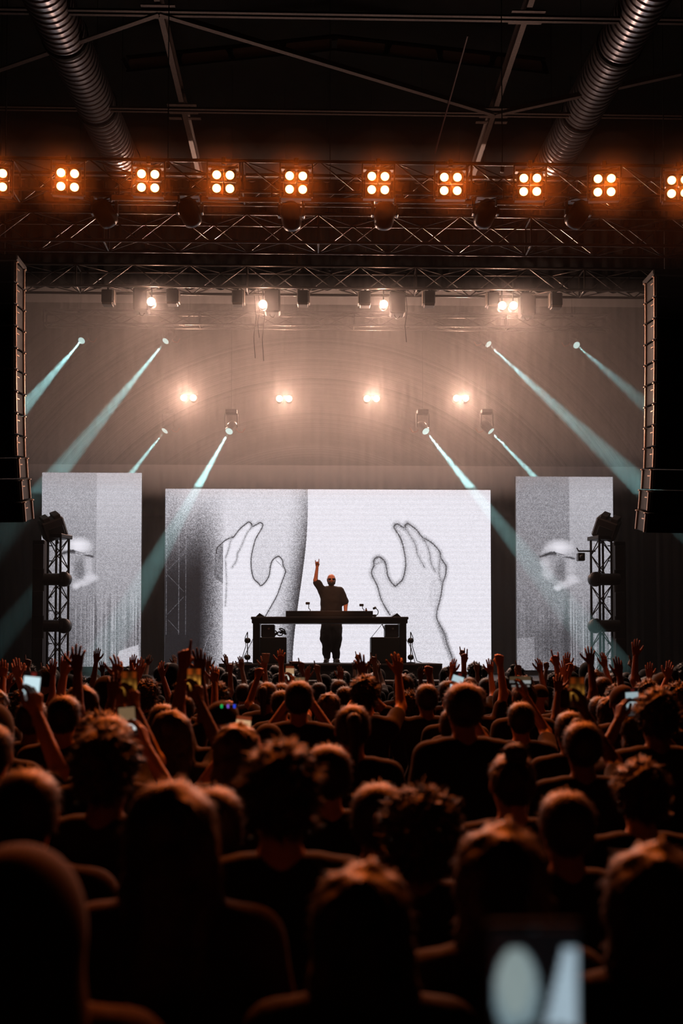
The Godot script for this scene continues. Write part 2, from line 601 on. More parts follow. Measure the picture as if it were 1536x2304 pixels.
func main_picture() -> ImageTexture:
	var c := Canvas.new(372, 1100, 1103, 1514, 1.4, 0.865)
	# left half: a soft grey field darkening towards the lower left, a dark seam at its right edge
	for y in c.h:
		var py := c.oy + y / c.k
		var seam := 690.0 - 34.0 * smoothstep(1150.0, 1514.0, py)
		for x in c.w:
			var px := c.ox + x / c.k
			var v := 0.87
			if px < seam:
				v = 0.80 - 0.02 * sin(py * 0.01)
				var near_seam := clampf(1.0 - (seam - px) / 52.0, 0, 1)
				v -= 0.40 * near_seam * near_seam * smoothstep(1090.0, 1300.0, py) + 0.2 * near_seam * near_seam
				var dark := clampf((508.0 - px) / 60.0, 0, 1) * smoothstep(1110.0, 1340.0, py + (px - 372.0) * 0.45)
				v = lerpf(v, 0.09, 0.97 * dark)
				if px < 440.0: v -= 0.16 * smoothstep(440.0, 375.0, px) * (1.0 - dark)
			c.p[y * c.w + x] = v
	var lo := pts([990, 1175, 1040, 1085, 1085, 1000, 1120, 900, 1150, 820, 1155, 790, 1135, 740, 1130, 700, 1100, 665, 1070, 675, 1040, 705, 1025, 760, 1015, 830, 985, 885, 945, 920, 920, 895, 885, 860, 865, 790, 860, 690, 875, 600, 900, 510, 945, 430, 960, 390, 940, 370, 910, 385, 870, 405, 862, 380, 840, 365, 810, 385, 760, 430, 710, 495, 690, 500, 640, 525, 600, 560, 572, 590, 560, 640], 340, 1080, 3.84)
	lo = curve(lo)
	var arm := pts([990, 1175, 900, 1340, 850, 1440, 790, 1560, 745, 1690], 340, 1080, 3.84)
	var body := [Vector2(745.0 / 3.84 + 340, 1520)]
	body.append_array(pts([790, 1560, 850, 1440, 900, 1340], 340, 1080, 3.84))
	body.append_array(lo)
	body.append_array(pts([565, 800, 622, 900, 622, 1690], 340, 1080, 3.84))
	c.fill(body, 0.885, 0.93)
	c.fill(pts([555, 590, 620, 545, 620, 900, 545, 850], 340, 1080, 3.84), 0.34, 0.72)
	c.stroke(lo, 6.0, 0.62, 0.28)
	c.stroke(lo, 1.5, 0.24, 0.95, 0.7)
	c.stroke(arm, 1.3, 0.24, 0.9, 0.7)
	for inner in [[870, 405, 820, 470, 780, 570, 745, 640, 735, 700, 695, 765], [690, 500, 670, 590, 640, 680], [640, 700, 650, 900, 640, 1100]]:
		var q := curve(pts(inner, 340, 1080, 3.84))
		c.stroke(q, 5.0, 0.6, 0.35)
		c.stroke(q, 1.2, 0.5, 0.55, 0.7)
	c.stroke(curve(pts([1075, 700, 1110, 735, 1140, 770], 340, 1080, 3.84)), 1.2, 0.5, 0.7)
	# the dark side of that wrist shows only as a bright dotted edge
	c.stroke(curve(pts([545, 950, 575, 1100, 575, 1200, 540, 1290, 490, 1380, 455, 1490], 340, 1080, 3.84)), 1.5, 0.6, 0.55)
	# ghost of a lattice mast in the picture
	for x in [375.5, 403.0, 418.5]:
		c.stroke([Vector2(x, 1102), Vector2(x, 1430)], 1.2, 0.72, 0.5)
	for s in [[378, 1285, 414, 1248], [378, 1295, 414, 1333], [378, 1385, 414, 1345], [380, 1397, 404, 1424], [385, 1105, 402, 1118], [390, 1208, 412, 1232]]:
		c.stroke([Vector2(s[0], s[1]), Vector2(s[2], s[3])], 1.1, 0.66, 0.45)
	# right hand
	var ro := curve(pts([520, 1175, 480, 1110, 440, 1030, 410, 920, 370, 840, 360, 795, 380, 745, 380, 700, 400, 675, 425, 668, 455, 685, 480, 720, 490, 770, 500, 830, 525, 880, 565, 920, 590, 900, 630, 860, 650, 780, 655, 700, 635, 580, 605, 490, 560, 420, 560, 390, 585, 378, 620, 400, 650, 412, 652, 390, 672, 375, 700, 390, 750, 430, 800, 495, 830, 510, 890, 550, 950, 620, 958, 670, 990, 720, 1005, 755, 1000, 820, 975, 900, 960, 1000, 935, 1100, 920, 1190, 950, 1260, 990, 1340, 1010, 1420, 1050, 1530, 1090, 1640], 740, 1080, 3.84))
	var rb := ro.duplicate()
	rb.append_array(pts([1090, 1670, 760, 1670, 720, 1540, 690, 1440, 600, 1300], 740, 1080, 3.84))
	c.fill(rb, 0.815, 0.85)
	c.stroke(ro, 9.0, 0.62, 0.30)
	c.stroke(ro, 4.0, 0.5, 0.25)
	c.stroke(ro, 1.5, 0.27, 0.95, 0.7)
	c.stroke(curve(pts([600, 1300, 690, 1440, 720, 1540, 760, 1670], 740, 1080, 3.84)), 1.4, 0.27, 0.9, 0.7)
	for inner in [[650, 412, 700, 490, 740, 560, 760, 650, 820, 760], [815, 510, 860, 620, 875, 720, 915, 800], [958, 670, 945, 750, 950, 850, 970, 890]]:
		var q := curve(pts(inner, 740, 1080, 3.84))
		c.stroke(q, 7.0, 0.6, 0.38)
		c.stroke(q, 1.2, 0.42, 0.55, 0.7)
	for inner in [[910, 850, 905, 1000, 915, 1180], [880, 880, 870, 1010, 880, 1100], [930, 900, 925, 1040, 920, 1150]]:
		c.stroke(curve(pts(inner, 740, 1080, 3.84)), 5.0, 0.62, 0.18)
	c.stroke(curve(pts([385, 735, 430, 715, 465, 700], 740, 1080, 3.84)), 4.0, 0.55, 0.4)
	c.stroke(curve(pts([940, 1260, 985, 1350, 1005, 1430, 1050, 1540, 1090, 1640], 740, 1080, 3.84)), 10.0, 0.45, 0.3)
	return c.texture(3, 0.34)

func side_picture(left: bool) -> ImageTexture:
	var c: Canvas
	if left: c = Canvas.new(95, 1063, 320, 1502, 1.3, 0.6)
	else: c = Canvas.new(1159, 1072, 1378, 1510, 1.3, 0.6)
	var r := RandomNumberGenerator.new()
	r.seed = 11 + int(left)
	var stripe := []
	for x in c.w: stripe.append(r.randf())
	var split := 217.0 if left else 1278.0
	for y in c.h:
		var v := float(y) / c.h
		for x in c.w:
			var px := c.ox + x / c.k
			var l := (0.70 if left else 0.66) - (0.1 if left else 0.06) * smoothstep(0.05, 0.5, v)
			if px > split: l += 0.1 * (1.0 - 0.5 * smoothstep(0.3, 0.8, v)) * smoothstep(0.0, 1.5, px - split)
			elif not left: l -= 0.04
			l -= 0.12 * smoothstep(0.5, 0.95, v)
			var s: float = stripe[int(x / 4.0) * 4]
			l += (s - 0.5) * 0.36 * smoothstep(0.55, 0.8, v) * (1.0 if px > split - 15 else 0.35)
			c.p[y * c.w + x] = l
	var ox := 0.0 if left else 1120.0
	var dx := 0.0 if left else -190.0     # the same face, a little further left in its frame
	var dy := 0.0 if left else 20.0
	var f := func(a: Array) -> Array: return pts(a.map(func(v): return v), ox + dx / 4.518, 1040 + dy / 4.518, 4.518)
	if left:
		c.fill([Vector2(272, 1466), Vector2(315, 1452), Vector2(318, 1502), Vector2(262, 1502)], 0.82, 0.85)
		c.fill([Vector2(296, 1380), Vector2(314, 1448), Vector2(272, 1464), Vector2(240, 1440)], 0.5, 0.4)
	else:
		c.fill([Vector2(1160, 1438), Vector2(1199, 1435), Vector2(1199, 1512), Vector2(1160, 1512)], 0.68, 0.6)
		c.blob(Vector2(1238, 1440), Vector2(50, 50), 0.3, 0.5)
		c.blob(Vector2(1270, 1450), Vector2(22, 60), 0.3, 0.45)
	# head in three-quarter profile, out of focus, wearing dark glasses
	var face: Array = f.call([600, 960, 620, 900, 690, 830, 780, 795, 860, 795, 930, 840, 960, 940, 940, 1040, 955, 1120, 1005, 1190, 900, 1250, 790, 1290, 740, 1270, 750, 1220, 680, 1200, 630, 1120, 640, 1060, 600, 1010])
	c.fill(face, 0.72, 0.5)
	var b := func(x: float, y: float, rx: float, ry: float, v: float, a: float):
		c.blob(Vector2(ox + (x + dx) / 4.518, 1040 + (y + dy) / 4.518), Vector2(rx, ry) / 4.518, v, a)
	b.call(800, 850, 170, 100, 0.97, 1.0)
	b.call(690, 890, 90, 70, 0.85, 0.6)
	b.call(660, 1010, 70, 70, 0.85, 0.75)
	b.call(680, 1110, 80, 90, 0.82, 0.7)
	b.call(820, 1090, 80, 140, 0.46, 0.9)
	b.call(910, 1060, 70, 160, 0.82, 0.6)
	b.call(930, 1180, 90, 60, 0.9, 0.8)
	b.call(850, 1230, 90, 50, 0.88, 0.8)
	b.call(780, 1265, 50, 40, 0.92, 0.8)
	c.stroke(f.call([610, 945, 700, 915, 750, 905, 800, 925, 880, 945, 950, 965]), 3.6, 0.22, 0.95)
	c.stroke(f.call([660, 925, 720, 912, 760, 925]), 6.0, 0.25, 0.85)
	c.stroke(f.call([780, 918, 840, 938, 900, 940]), 2.0, 0.98, 0.8)
	return c.texture(5 + int(left), 0.24)

func video_wall(called: String, label: String, x0: float, x1: float, y0: float, y1: float, depth: float, tex: Texture2D, energy: float) -> void:
	var a := at(x0, y0, depth)
	var b := at(x1, y0, depth)
	var w := b.x - a.x
	var top := (a.y + b.y) / 2
	var bottom := at((x0 + x1) / 2, y1, depth).y
	var h := top - bottom
	var o := thing(called, label, "screen", Vector3((a.x + b.x) / 2, bottom, -depth))
	part(o, "cabinet_wall", box(Vector3(w, h, 0.1)), mat("led_cabinet", Color(0.03, 0.03, 0.03), 0.6), mv(0, h / 2, -0.06))
	var m := StandardMaterial3D.new()
	m.resource_name = called + "_picture"
	m.albedo_color = Color(0.02, 0.02, 0.02)
	m.roughness = 0.7
	m.emission_enabled = true
	m.emission = Color.BLACK
	m.emission_texture = tex
	m.emission_energy_multiplier = energy
	var q := QuadMesh.new()
	q.size = Vector2(w, h)
	part(o, "screen_face", q, m, mv(0, h / 2, 0))
	# supports down to the deck
	for s in [-0.42, 0.42]:
		part(o, "support_leg", box(Vector3(0.06, maxf(bottom - DECK, 0.0) + h * 0.7, 0.06)), mat("black_steel"), mv(s * w, (h * 0.7 - maxf(bottom - DECK, 0.0)) / 2, -0.2))
		part(o, "support_foot", box(Vector3(0.06, 0.06, 0.9)), mat("black_steel"), mv(s * w, DECK - bottom + 0.03, -0.6))
	var l := AreaLight3D.new()
	l.name = "screen_light"
	l.area_size = Vector2(w, h)
	l.light_color = Color(0.95, 0.95, 1.0)
	l.light_energy = energy * w * h * 0.04
	l.shadow_enabled = true
	l.position = Vector3(0, h / 2, 0.03)
	l.rotation.y = PI
	o.add_child(l)

func build_screens() -> void:
	video_wall("main_video_wall", "wide white video wall showing two drawn hands behind the booth", 372, 1103, 1101, 1511, 25.0, main_picture(), 1.22)
	video_wall("side_video_wall", "tall grey video wall left of the main screen, showing a blurred head", 95, 319, 1063.5, 1500, 24.0, side_picture(true), 1.0)
	video_wall("side_video_wall", "tall grey video wall right of the main screen, showing a blurred head", 1160, 1378, 1072.5, 1508, 24.0, side_picture(false), 0.92)

# ---------------------------------------------------------------- trusses and lamps

func box_truss(label: String, centre: Vector3, length: float, size: float, bay: float, m: Material, upright := false) -> Node3D:
	var o := thing("lighting_truss" if not upright else "truss_tower", label, "truss", centre)
	var h := size / 2
	var r := 0.024
	var dirs := [Vector2(-h, -h), Vector2(h, -h), Vector2(h, h), Vector2(-h, h)]
	var p := func(t: float, q: Vector2) -> Vector3: return Vector3(q.x, t, q.y) if upright else Vector3(t, q.x, q.y)
	for q in dirs: bar(o, "chord", p.call(-length / 2, q), p.call(length / 2, q), r, m, true)
	var n := int(round(length / bay))
	var b := length / n
	for f in 4:
		var q0: Vector2 = dirs[f]
		var q1: Vector2 = dirs[(f + 1) % 4]
		for k in n:
			var t0 := -length / 2 + k * b
			var flip := (k + f) % 2 == 0
			bar(o, "brace", p.call(t0, q0 if flip else q1), p.call(t0 + b, q1 if flip else q0), 0.011, m)
		if not upright:
			for k in range(0, n + 1, 6):
				bar(o, "end_frame", p.call(-length / 2 + k * b, q0), p.call(-length / 2 + k * b, q1), 0.016, m)
	return o

func build_trusses() -> void:
	var alu := mat("truss_alloy", Color(0.3, 0.275, 0.26), 0.33, 0.9)
	var d1 := 14.45
	var y1 := (at(768, 360, 14.2).y + at(768, 432, 14.2).y) / 2
	box_truss("front lighting truss of bare metal tubes carrying the row of four-lamp blinders", Vector3(CX, y1, -d1), 15.0, 0.42, 0.52, alu)
	var y2 := (at(768, 482, 15.6).y + at(768, 548, 15.6).y) / 2
	box_truss("second lighting truss of bare metal tubes hanging just below the blinders", Vector3(CX, y2, -15.8), 13.2, 0.42, 0.52, alu)
	var y3 := (at(768, 604, 19.5).y + at(768, 652, 19.5).y) / 2
	box_truss("stage front truss of metal tubes from which small square lamps hang", Vector3(CX, y3, -19.6), 15.6, 0.40, 0.52, alu)
	var y4 := at(768, 722, 24.4).y
	box_truss("dim rear truss lost in the haze above the beam lamps", Vector3(CX, y4, -24.4), 13.0, 0.3, 0.6, alu)
	# rolled screen housings below the blinders
	var hous := mat("housing_cream", Color(0.62, 0.55, 0.48), 0.5)
	for s in [[250, 402, 443], [452, 628, 446], [684, 836, 448], [888, 1062, 450], [1116, 1222, 453]]:
		var a := at(s[0], s[2] + 3, 14.19)
		var b := at(s[1], s[2] + 3, 14.19)
		var o := thing("rolled_banner", "pale rolled banner on a bar below the blinders, %s" % ["leftmost", "second from left", "middle one", "second from right", "rightmost"][[250, 452, 684, 888, 1116].find(s[0])], "banner", (a + b) / 2, "rolled banners under the front truss")
		var L := b.x - a.x
		bar(o, "roll", Vector3(-L / 2, 0, 0), Vector3(L / 2, 0, 0), 0.036, hous, true)
		for k in [-0.5, 0.5]:
			part(o, "end_cap", lathe([Vector2(0, 0), Vector2(0.055, 0), Vector2(0.055, 0.02), Vector2(0, 0.02)], 14), mat("black_steel"), rot(Vector3(0, 0, PI / 2), Vector3(k * L + 0.01, 0, 0)))
			part(o, "hanger", box(Vector3(0.02, 0.14, 0.012)), mat("black_steel"), mv(k * (L - 0.2), 0.1, -0.01))
	# hanging motor chains up to the roof
	for spec in [[-6.0, y1 + 0.2, d1, "the left end of the blinder truss"], [-2.0, y1 + 0.2, d1, "the blinder truss left of the middle"], [2.6, y1 + 0.2, d1, "the blinder truss right of the middle"], [6.6, y1 + 0.2, d1, "the right end of the blinder truss"], [-5.0, y2 + 0.2, 15.8, "the left half of the second truss"], [5.6, y2 + 0.2, 15.8, "the right half of the second truss"], [-5.8, y3 + 0.2, 19.6, "the left end of the stage front truss"], [0.3, y3 + 0.2, 19.6, "the middle of the stage front truss"], [6.4, y3 + 0.2, 19.6, "the right end of the stage front truss"], [-5.4, y4 + 0.15, 24.4, "the left end of the rear truss"], [6.0, y4 + 0.15, 24.4, "the right end of the rear truss"]]:
		var c := thing("hoist_chain", "thin dark hoist chain above %s" % spec[3], "chain", Vector3(spec[0], spec[1], -spec[2]), "hoist chains of the trusses")
		part(c, "chain", tube6, mat("black_steel"), bar_xf(Vector3.ZERO, Vector3(0, roof_y(spec[0]) - spec[1], 0), 0.008))
		part(c, "hook", cbox(Vector3(0.05, 0.09, 0.05), 0.01), mat("black_steel"), mv(0, 0.03, 0))

func spot(parent: Node3D, where: Vector3, towards: Vector3, color: Color, energy: float, angle: float, size: float, soft := 0.5) -> SpotLight3D:
	var l := SpotLight3D.new()
	l.name = "lamp_light"
	parent.add_child(l, true)
	l.position = where
	var d := towards.normalized()
	l.basis = Basis.looking_at(d, Vector3.UP if absf(d.y) < 0.98 else Vector3.RIGHT)
	l.light_color = color
	l.light_energy = energy
	l.spot_angle = angle
	l.spot_range = 60
	l.spot_attenuation = 2
	l.spot_angle_attenuation = soft
	l.light_size = size
	l.shadow_enabled = true
	return l

func build_blinders() -> void:
	var ord := ["first", "second", "third", "fourth", "fifth", "sixth", "seventh", "eighth", "ninth", "tenth"]
	var black := mat("fixture_black", Color(0.035, 0.033, 0.033), 0.45)
	var bulb := glow("blinder_lamp_glow", Color(1.0, 0.66, 0.4), 9.0)
	var lensmesh := lathe([Vector2(0.0, 0.026), Vector2(0.03, 0.022), Vector2(0.05, 0.012), Vector2(0.056, 0.0)], 20)
	var rim := lathe([Vector2(0.057, 0.0), Vector2(0.062, 0.004), Vector2(0.066, 0.0), Vector2(0.066, -0.09), Vector2(0.04, -0.12), Vector2(0, -0.12)], 20)
	var cell := cbox(Vector3(0.165, 0.165, 0.08), 0.012)
	var spots := [[-10, 403, 12], [152, 404, 8], [333, 406, 4], [502, 408, 2], [666, 410, 0], [851, 411, 0], [1014, 413, -2], [1193, 415, -4], [1360, 416, -7], [1526, 419, -10]]
	for i in spots.size():
		var s: Array = spots[i]
		var o := thing("blinder_light", "%s four-lamp blinder from the left on the front truss, glowing orange" % ord[i], "stage light", at(s[0], s[1], 14.0), "blinders along the front truss")
		o.rotation = Vector3(0.1, deg_to_rad(s[2] * 0.9), deg_to_rad(-0.4))
		part(o, "frame", box(Vector3(0.40, 0.03, 0.1)), black, mv(0, 0.19, -0.06))
		part(o, "frame", box(Vector3(0.40, 0.03, 0.1)), black, mv(0, -0.19, -0.06))
		for k in [-1, 1]:
			part(o, "yoke_arm", box(Vector3(0.018, 0.44, 0.05)), black, mv(k * 0.215, 0.04, -0.06))
			for j in [-1, 1]:
				var head := part(o, "lamp_cell", cell, black, mv(k * 0.0875, j * 0.0875, -0.065))
				part(head, "reflector", rim, black, rot(Vector3(PI / 2, 0, 0), Vector3(0, 0, 0.05)))
				part(head, "bulb_lens", lensmesh, bulb, rot(Vector3(PI / 2, 0, 0), Vector3(0, 0, 0.05)))
		part(o, "yoke_bar", box(Vector3(0.45, 0.02, 0.05)), black, mv(0, 0.265, -0.06))
		part(o, "clamp", cbox(Vector3(0.06, 0.1, 0.3), 0.01), black, mv(0, 0.29, -0.2))
		spot(o, Vector3(0, 0, 0.05), Vector3(0, -0.42, 1), WARM, 16.0, 52.0, 0.08, 1.0)
		var v := FogVolume.new()
		v.name = numbered("lamp_smoke")
		v.shape = RenderingServer.FOG_VOLUME_SHAPE_ELLIPSOID
		v.size = Vector3(1.15, 1.15, 0.9)
		v.position = o.position + Vector3(0, -0.03, 0.3)
		var fm := FogMaterial.new()
		fm.density = 0.034
		fm.albedo = Color(0.97, 0.96, 0.95)
		v.material = fm
		add_child(v)
		tag(v, "warm smoke glowing round the %s blinder from the left" % ord[i], "smoke", "", "stuff")

func moving_head(o: Node3D, aim: Vector3, size: float, m: Material, lens_m: Material, r: float) -> Node3D:
	# base above, fork arms, head turned to aim
	part(o, "base", cbox(Vector3(size * 1.0, size * 0.36, size * 0.8), size * 0.05), m, mv(0, size * 0.82, 0))
	for k in [-1, 1]:
		part(o, "fork_arm", cbox(Vector3(size * 0.13, size * 0.8, size * 0.34), size * 0.03), m, mv(k * size * 0.56, size * 0.33, 0))
	var h := part(o, "head", lathe([Vector2(0, -size * 0.62), Vector2(size * 0.3, -size * 0.6), Vector2(size * 0.45, -size * 0.42), Vector2(size * 0.48, 0), Vector2(size * 0.46, size * 0.35), Vector2(r * 1.12, size * 0.55), Vector2(r * 1.04, size * 0.56)], 20), m, Transform3D(Basis(Quaternion(Vector3.UP, aim.normalized())), Vector3.ZERO))
	part(h, "lens", lathe([Vector2(0, size * 0.57), Vector2(r * 0.7, size * 0.56), Vector2(r * 1.04, size * 0.54)], 20), lens_m)
	return h

func build_stage_lamps() -> void:
	var ord := ["first", "second", "third", "fourth", "fifth", "sixth", "seventh", "eighth"]
	var black := mat("fixture_black")
	var dead := mat("dark_lens", Color(0.02, 0.02, 0.025), 0.1)
	# big wash heads under the second truss, aimed at the stage: only their backs are seen
	var big := [[235, 480], [427, 478], [655, 486], [865, 484], [1092, 481], [1300, 483]]
	for i in big.size():
		var p := at(big[i][0], big[i][1], 14.66)
		var o := thing("wash_moving_head", "dark round moving head hanging below the blinders, %s from the left, back turned" % ord[i], "stage light", p, "wash heads under the second truss")
		var aim := Vector3(CX, 3.0, -22.0) - p
		moving_head(o, aim, 0.30, mat("fixture_satin", Color(0.02, 0.018, 0.018), 0.3), dead, 0.11)
		bar(o, "drop_pipe", Vector3(0, 0.25, 0), Vector3(0, 0.45, 0), 0.02, black)
		bar(o, "back_handle", Vector3(-0.13, 0.13, 0.13), Vector3(0.13, 0.13, 0.13), 0.008, mat("truss_alloy"))
		if i in [2, 3]:
			spot(o, aim.normalized() * 0.2, aim, Color(1, 0.62, 0.4), 24.0, 6.0, 0.1)
	# small square lamps under the stage front truss
	var small := [[243, 669], [388, 668], [535, 670], [681, 670], [821, 672], [965, 672], [1108, 675], [1250, 676]]
	for i in small.size():
		var p := at(small[i][0], small[i][1], 19.5)
		var o := thing("square_lamp", "small square black lamp hanging under the stage front truss, %s from the left" % ord[i], "stage light", p, "square lamps under the stage front truss")
		var side := 1.0 if i < 4 else -1.0
		part(o, "body", cbox(Vector3(0.21, 0.24, 0.2), 0.015), black)
		part(o, "heat_sink", cbox(Vector3(0.19, 0.05, 0.18), 0.01), mat("truss_alloy"), mv(0, -0.13, 0))
		part(o, "lens_plate", cbox(Vector3(0.02, 0.24, 0.17), 0.006), mat("brushed_plate", Color(0.7, 0.66, 0.62), 0.3, 0.8), mv(side * 0.12, 0, 0))
		part(o, "bracket", box(Vector3(0.03, 0.1, 0.03)), black, mv(0, 0.15, 0))
	# tall hoist cases and the bare warm lamps beside them
	var cases := [[319, 677, -1], [613, 681, 1], [893, 684, 1], [1185, 688, 1]]
	for i in cases.size():
		var p := at(cases[i][0], cases[i][1], 19.85)
		var o := thing("hoist_motor", "tall dark hoist motor hanging under the stage front truss, %s from the left" % ord[i], "hoist", p, "hoist motors under the stage front truss")
		part(o, "case", cbox(Vector3(0.29, 0.44, 0.3), 0.03), mat("hoist_brown", Color(0.07, 0.05, 0.045), 0.5))
		part(o, "lifting_eye", box(Vector3(0.08, 0.06, 0.08)), black, mv(0, 0.24, 0))
		part(o, "hook", st_tube([Vector3(-0.05, -0.22, 0), Vector3(-0.03, -0.27, 0), Vector3(0.02, -0.28, 0), Vector3(0.05, -0.23, 0)], 0.008), mat("truss_alloy"))
	var warm := [[340, 678], [591, 684], [863, 684], [1130, 687], [1155, 687]]
	var hot := glow("wash_lamp_glow", Color(1.0, 0.8, 0.62), 7.0)
	for i in warm.size():
		var p := at(warm[i][0], warm[i][1], 19.35)
		var o := thing("wash_lamp", "small glowing warm lamp beside a hoist motor, %s from the left" % ord[i], "stage light", p, "warm lamps under the stage front truss")
		part(o, "housing", lathe([Vector2(0, -0.2), Vector2(0.07, -0.19), Vector2(0.09, -0.05), Vector2(0.085, 0.0), Vector2(0.075, 0.0)], 16), black, rot(Vector3(PI / 2, 0, 0)))
		part(o, "bulb_lens", lathe([Vector2(0, 0.012), Vector2(0.05, 0.008), Vector2(0.075, 0)], 16), hot, rot(Vector3(PI / 2, 0, 0)))
		bar(o, "stem", Vector3(0, 0.05, -0.06), Vector3(0, 0.46, -0.06), 0.012, black)
		spot(o, Vector3(0, -0.01, 0.03), Vector3(0, -0.82, 0.57), AMBER, 7.5, 80.0, 0.06, 1.0)
		var l := OmniLight3D.new()
		l.name = "spill_light"
		l.light_color = AMBER
		l.light_energy = 1.1
		l.light_size = 0.06
		l.omni_range = 60
		l.omni_attenuation = 2
		l.shadow_enabled = true
		l.position = Vector3(0, 0, 0.08)
		o.add_child(l)
	# pairs of lamps burning through the haze at the back
	var pairs := [[424, 895], [639, 897], [836, 897], [1037, 896]]
	for i in pairs.size():
		var p := at(pairs[i][0], pairs[i][1], 26.0)
		var o := thing("twin_lamp", "%s pair of round lamps from the left glowing through the haze above the main screen" % ord[i], "stage light", p, "twin lamps at the back of the stage")
		part(o, "bracket_bar", box(Vector3(0.42, 0.04, 0.04)), black, mv(0, 0.12, -0.1))
		bar(o, "hanging_cable", Vector3(0, 0.12, -0.1), Vector3(0, roof_y(p.x) - p.y, -0.1), 0.006, black)
		for k in [-1, 1]:
			var can := part(o, "lamp_can", lathe([Vector2(0, -0.24), Vector2(0.08, -0.22), Vector2(0.095, -0.05), Vector2(0.09, 0.0), Vector2(0.082, 0.0)], 16), black, rot(Vector3(PI / 2, 0, 0), Vector3(k * 0.115, 0, 0)))
			part(can, "bulb_lens", lathe([Vector2(0, 0.014), Vector2(0.05, 0.01), Vector2(0.08, 0)], 16), hot)
		spot(o, Vector3(0, 0, 0.05), Vector3(0, -0.22, 1), AMBER, 31.0, 78.0, 0.1, 1.0)
	# loose cables hanging from the truss
	for c in [[571, 700, 806], [580, 700, 760], [590, 705, 812], [911, 700, 770]]:
		var a := at(c[0], c[1] - 52, 19.8)
		var b := at(c[0] + 3, c[2], 19.8)
		var o := thing("dangling_cable", "thin black cable dangling from the stage front truss, %s" % {571: "leftmost and long", 580: "second from the left", 590: "longest of three", 911: "alone on the right"}[c[0]], "cable", a, "dangling cables")
		part(o, "cable", st_tube([Vector3.ZERO, (b - a) * 0.4 + Vector3(0.03, 0, 0), (b - a) * 0.7 + Vector3(-0.02, 0, 0), b - a], 0.006), black)

func build_beams() -> void:
	var black := mat("fixture_black")
	var lensm := glow("beam_lamp_lens", Color(0.82, 0.97, 0.95), 1.1)
	var dim := glow("beam_lamp_lens_dim", Color(0.6, 0.7, 0.68), 0.35)
	# lens pixel, depth, a pixel further down the beam and its depth, energy
	var list := [
		[183, 767, 26.6, -40, 1026, 22.6, 1500.0, "upper left outer"],
		[372, 768, 27.0, -22, 1250, 23.0, 1700.0, "upper left inner"],
		[370, 970, 26.6, 160, 1236, 25.0, 1200.0, "lower left outer"],
		[515, 971, 24.4, 250, 1442, 19.9, 1500.0, "lower left inner"],
		[958, 971, 24.4, 1334, 1442, 19.9, 1500.0, "lower right inner"],
		[1105, 971, 25.0, 1340, 1217, 23.7, 1000.0, "lower right outer"],
		[1099, 775, 27.0, 1500, 1146, 23.4, 1600.0, "upper right inner"],
		[1297, 777, 26.6, 1480, 935, 23.2, 420.0, "upper right outer"]]
	for b in list:
		var p := at(b[0], b[1], b[2])
		var q := at(b[3], b[4], b[5])
		var o := thing("moving_head_lamp", "%s beam lamp throwing a narrow pale teal ray downwards" % b[7], "stage light", p, "teal beam lamps")
		var aim := (q - p).normalized()
		# the head's lens faces along the beam, so the base sits behind and above it
		var back := -aim * 0.17
		part(o, "base", cbox(Vector3(0.26, 0.1, 0.22), 0.012), black, Transform3D(Basis(), back + Vector3(0, 0.36, 0)))
		for k in [-1, 1]: part(o, "fork_arm", cbox(Vector3(0.03, 0.32, 0.08), 0.008), black, Transform3D(Basis(), back + Vector3(k * 0.14, 0.16, 0)))
		bar(o, "hanging_cable", back + Vector3(0, 0.4, 0), back + Vector3(0, roof_y(p.x) - p.y, 0), 0.005, black)
		var h := part(o, "head", lathe([Vector2(0, -0.16), Vector2(0.09, -0.15), Vector2(0.115, -0.05), Vector2(0.1, 0.12), Vector2(0.098, 0.16), Vector2(0.088, 0.16)], 20), black, Transform3D(Basis(Quaternion(Vector3.UP, aim)), back))
		part(h, "lamp_lens", lathe([Vector2(0, 0.166), Vector2(0.06, 0.164), Vector2(0.09, 0.158)], 20), lensm if b[6] > 400 else dim)
		part(o, "cable_loop", st_tube([Vector3(0.14, 0.1, -0.1), Vector3(0.2, 0.02, -0.1), Vector3(0.3, 0.0, -0.1), Vector3(0.36, 0.1, -0.1)] if b[0] < 768 else [Vector3(-0.14, 0.1, -0.1), Vector3(-0.2, 0.02, -0.1), Vector3(-0.3, 0.0, -0.1), Vector3(-0.36, 0.1, -0.1)], 0.012), mat("copper_pipe", Color(0.6, 0.4, 0.3), 0.35, 0.8))
		spot(o, aim * 0.02, aim, TEAL, b[6] * 0.62, 2.6, 0.02, 0.25)
		# smoke drawn along by the lamp's fan
		var col := FogVolume.new()
		col.name = numbered("smoke_column")
		col.shape = RenderingServer.FOG_VOLUME_SHAPE_CYLINDER
		var far := (q - p).length() * 1.12
		col.size = Vector3(0.66, far, 0.66)
		col.transform = Transform3D(Basis(Quaternion(Vector3.UP, aim)), p + aim * (far / 2 + 0.03))
		var cm := FogMaterial.new()
		cm.density = 0.02
		cm.albedo = Color(0.97, 0.96, 0.95)
		col.material = cm
		add_child(col)
		tag(col, "drifting smoke in the ray of the %s teal lamp" % b[7], "smoke", "", "stuff")

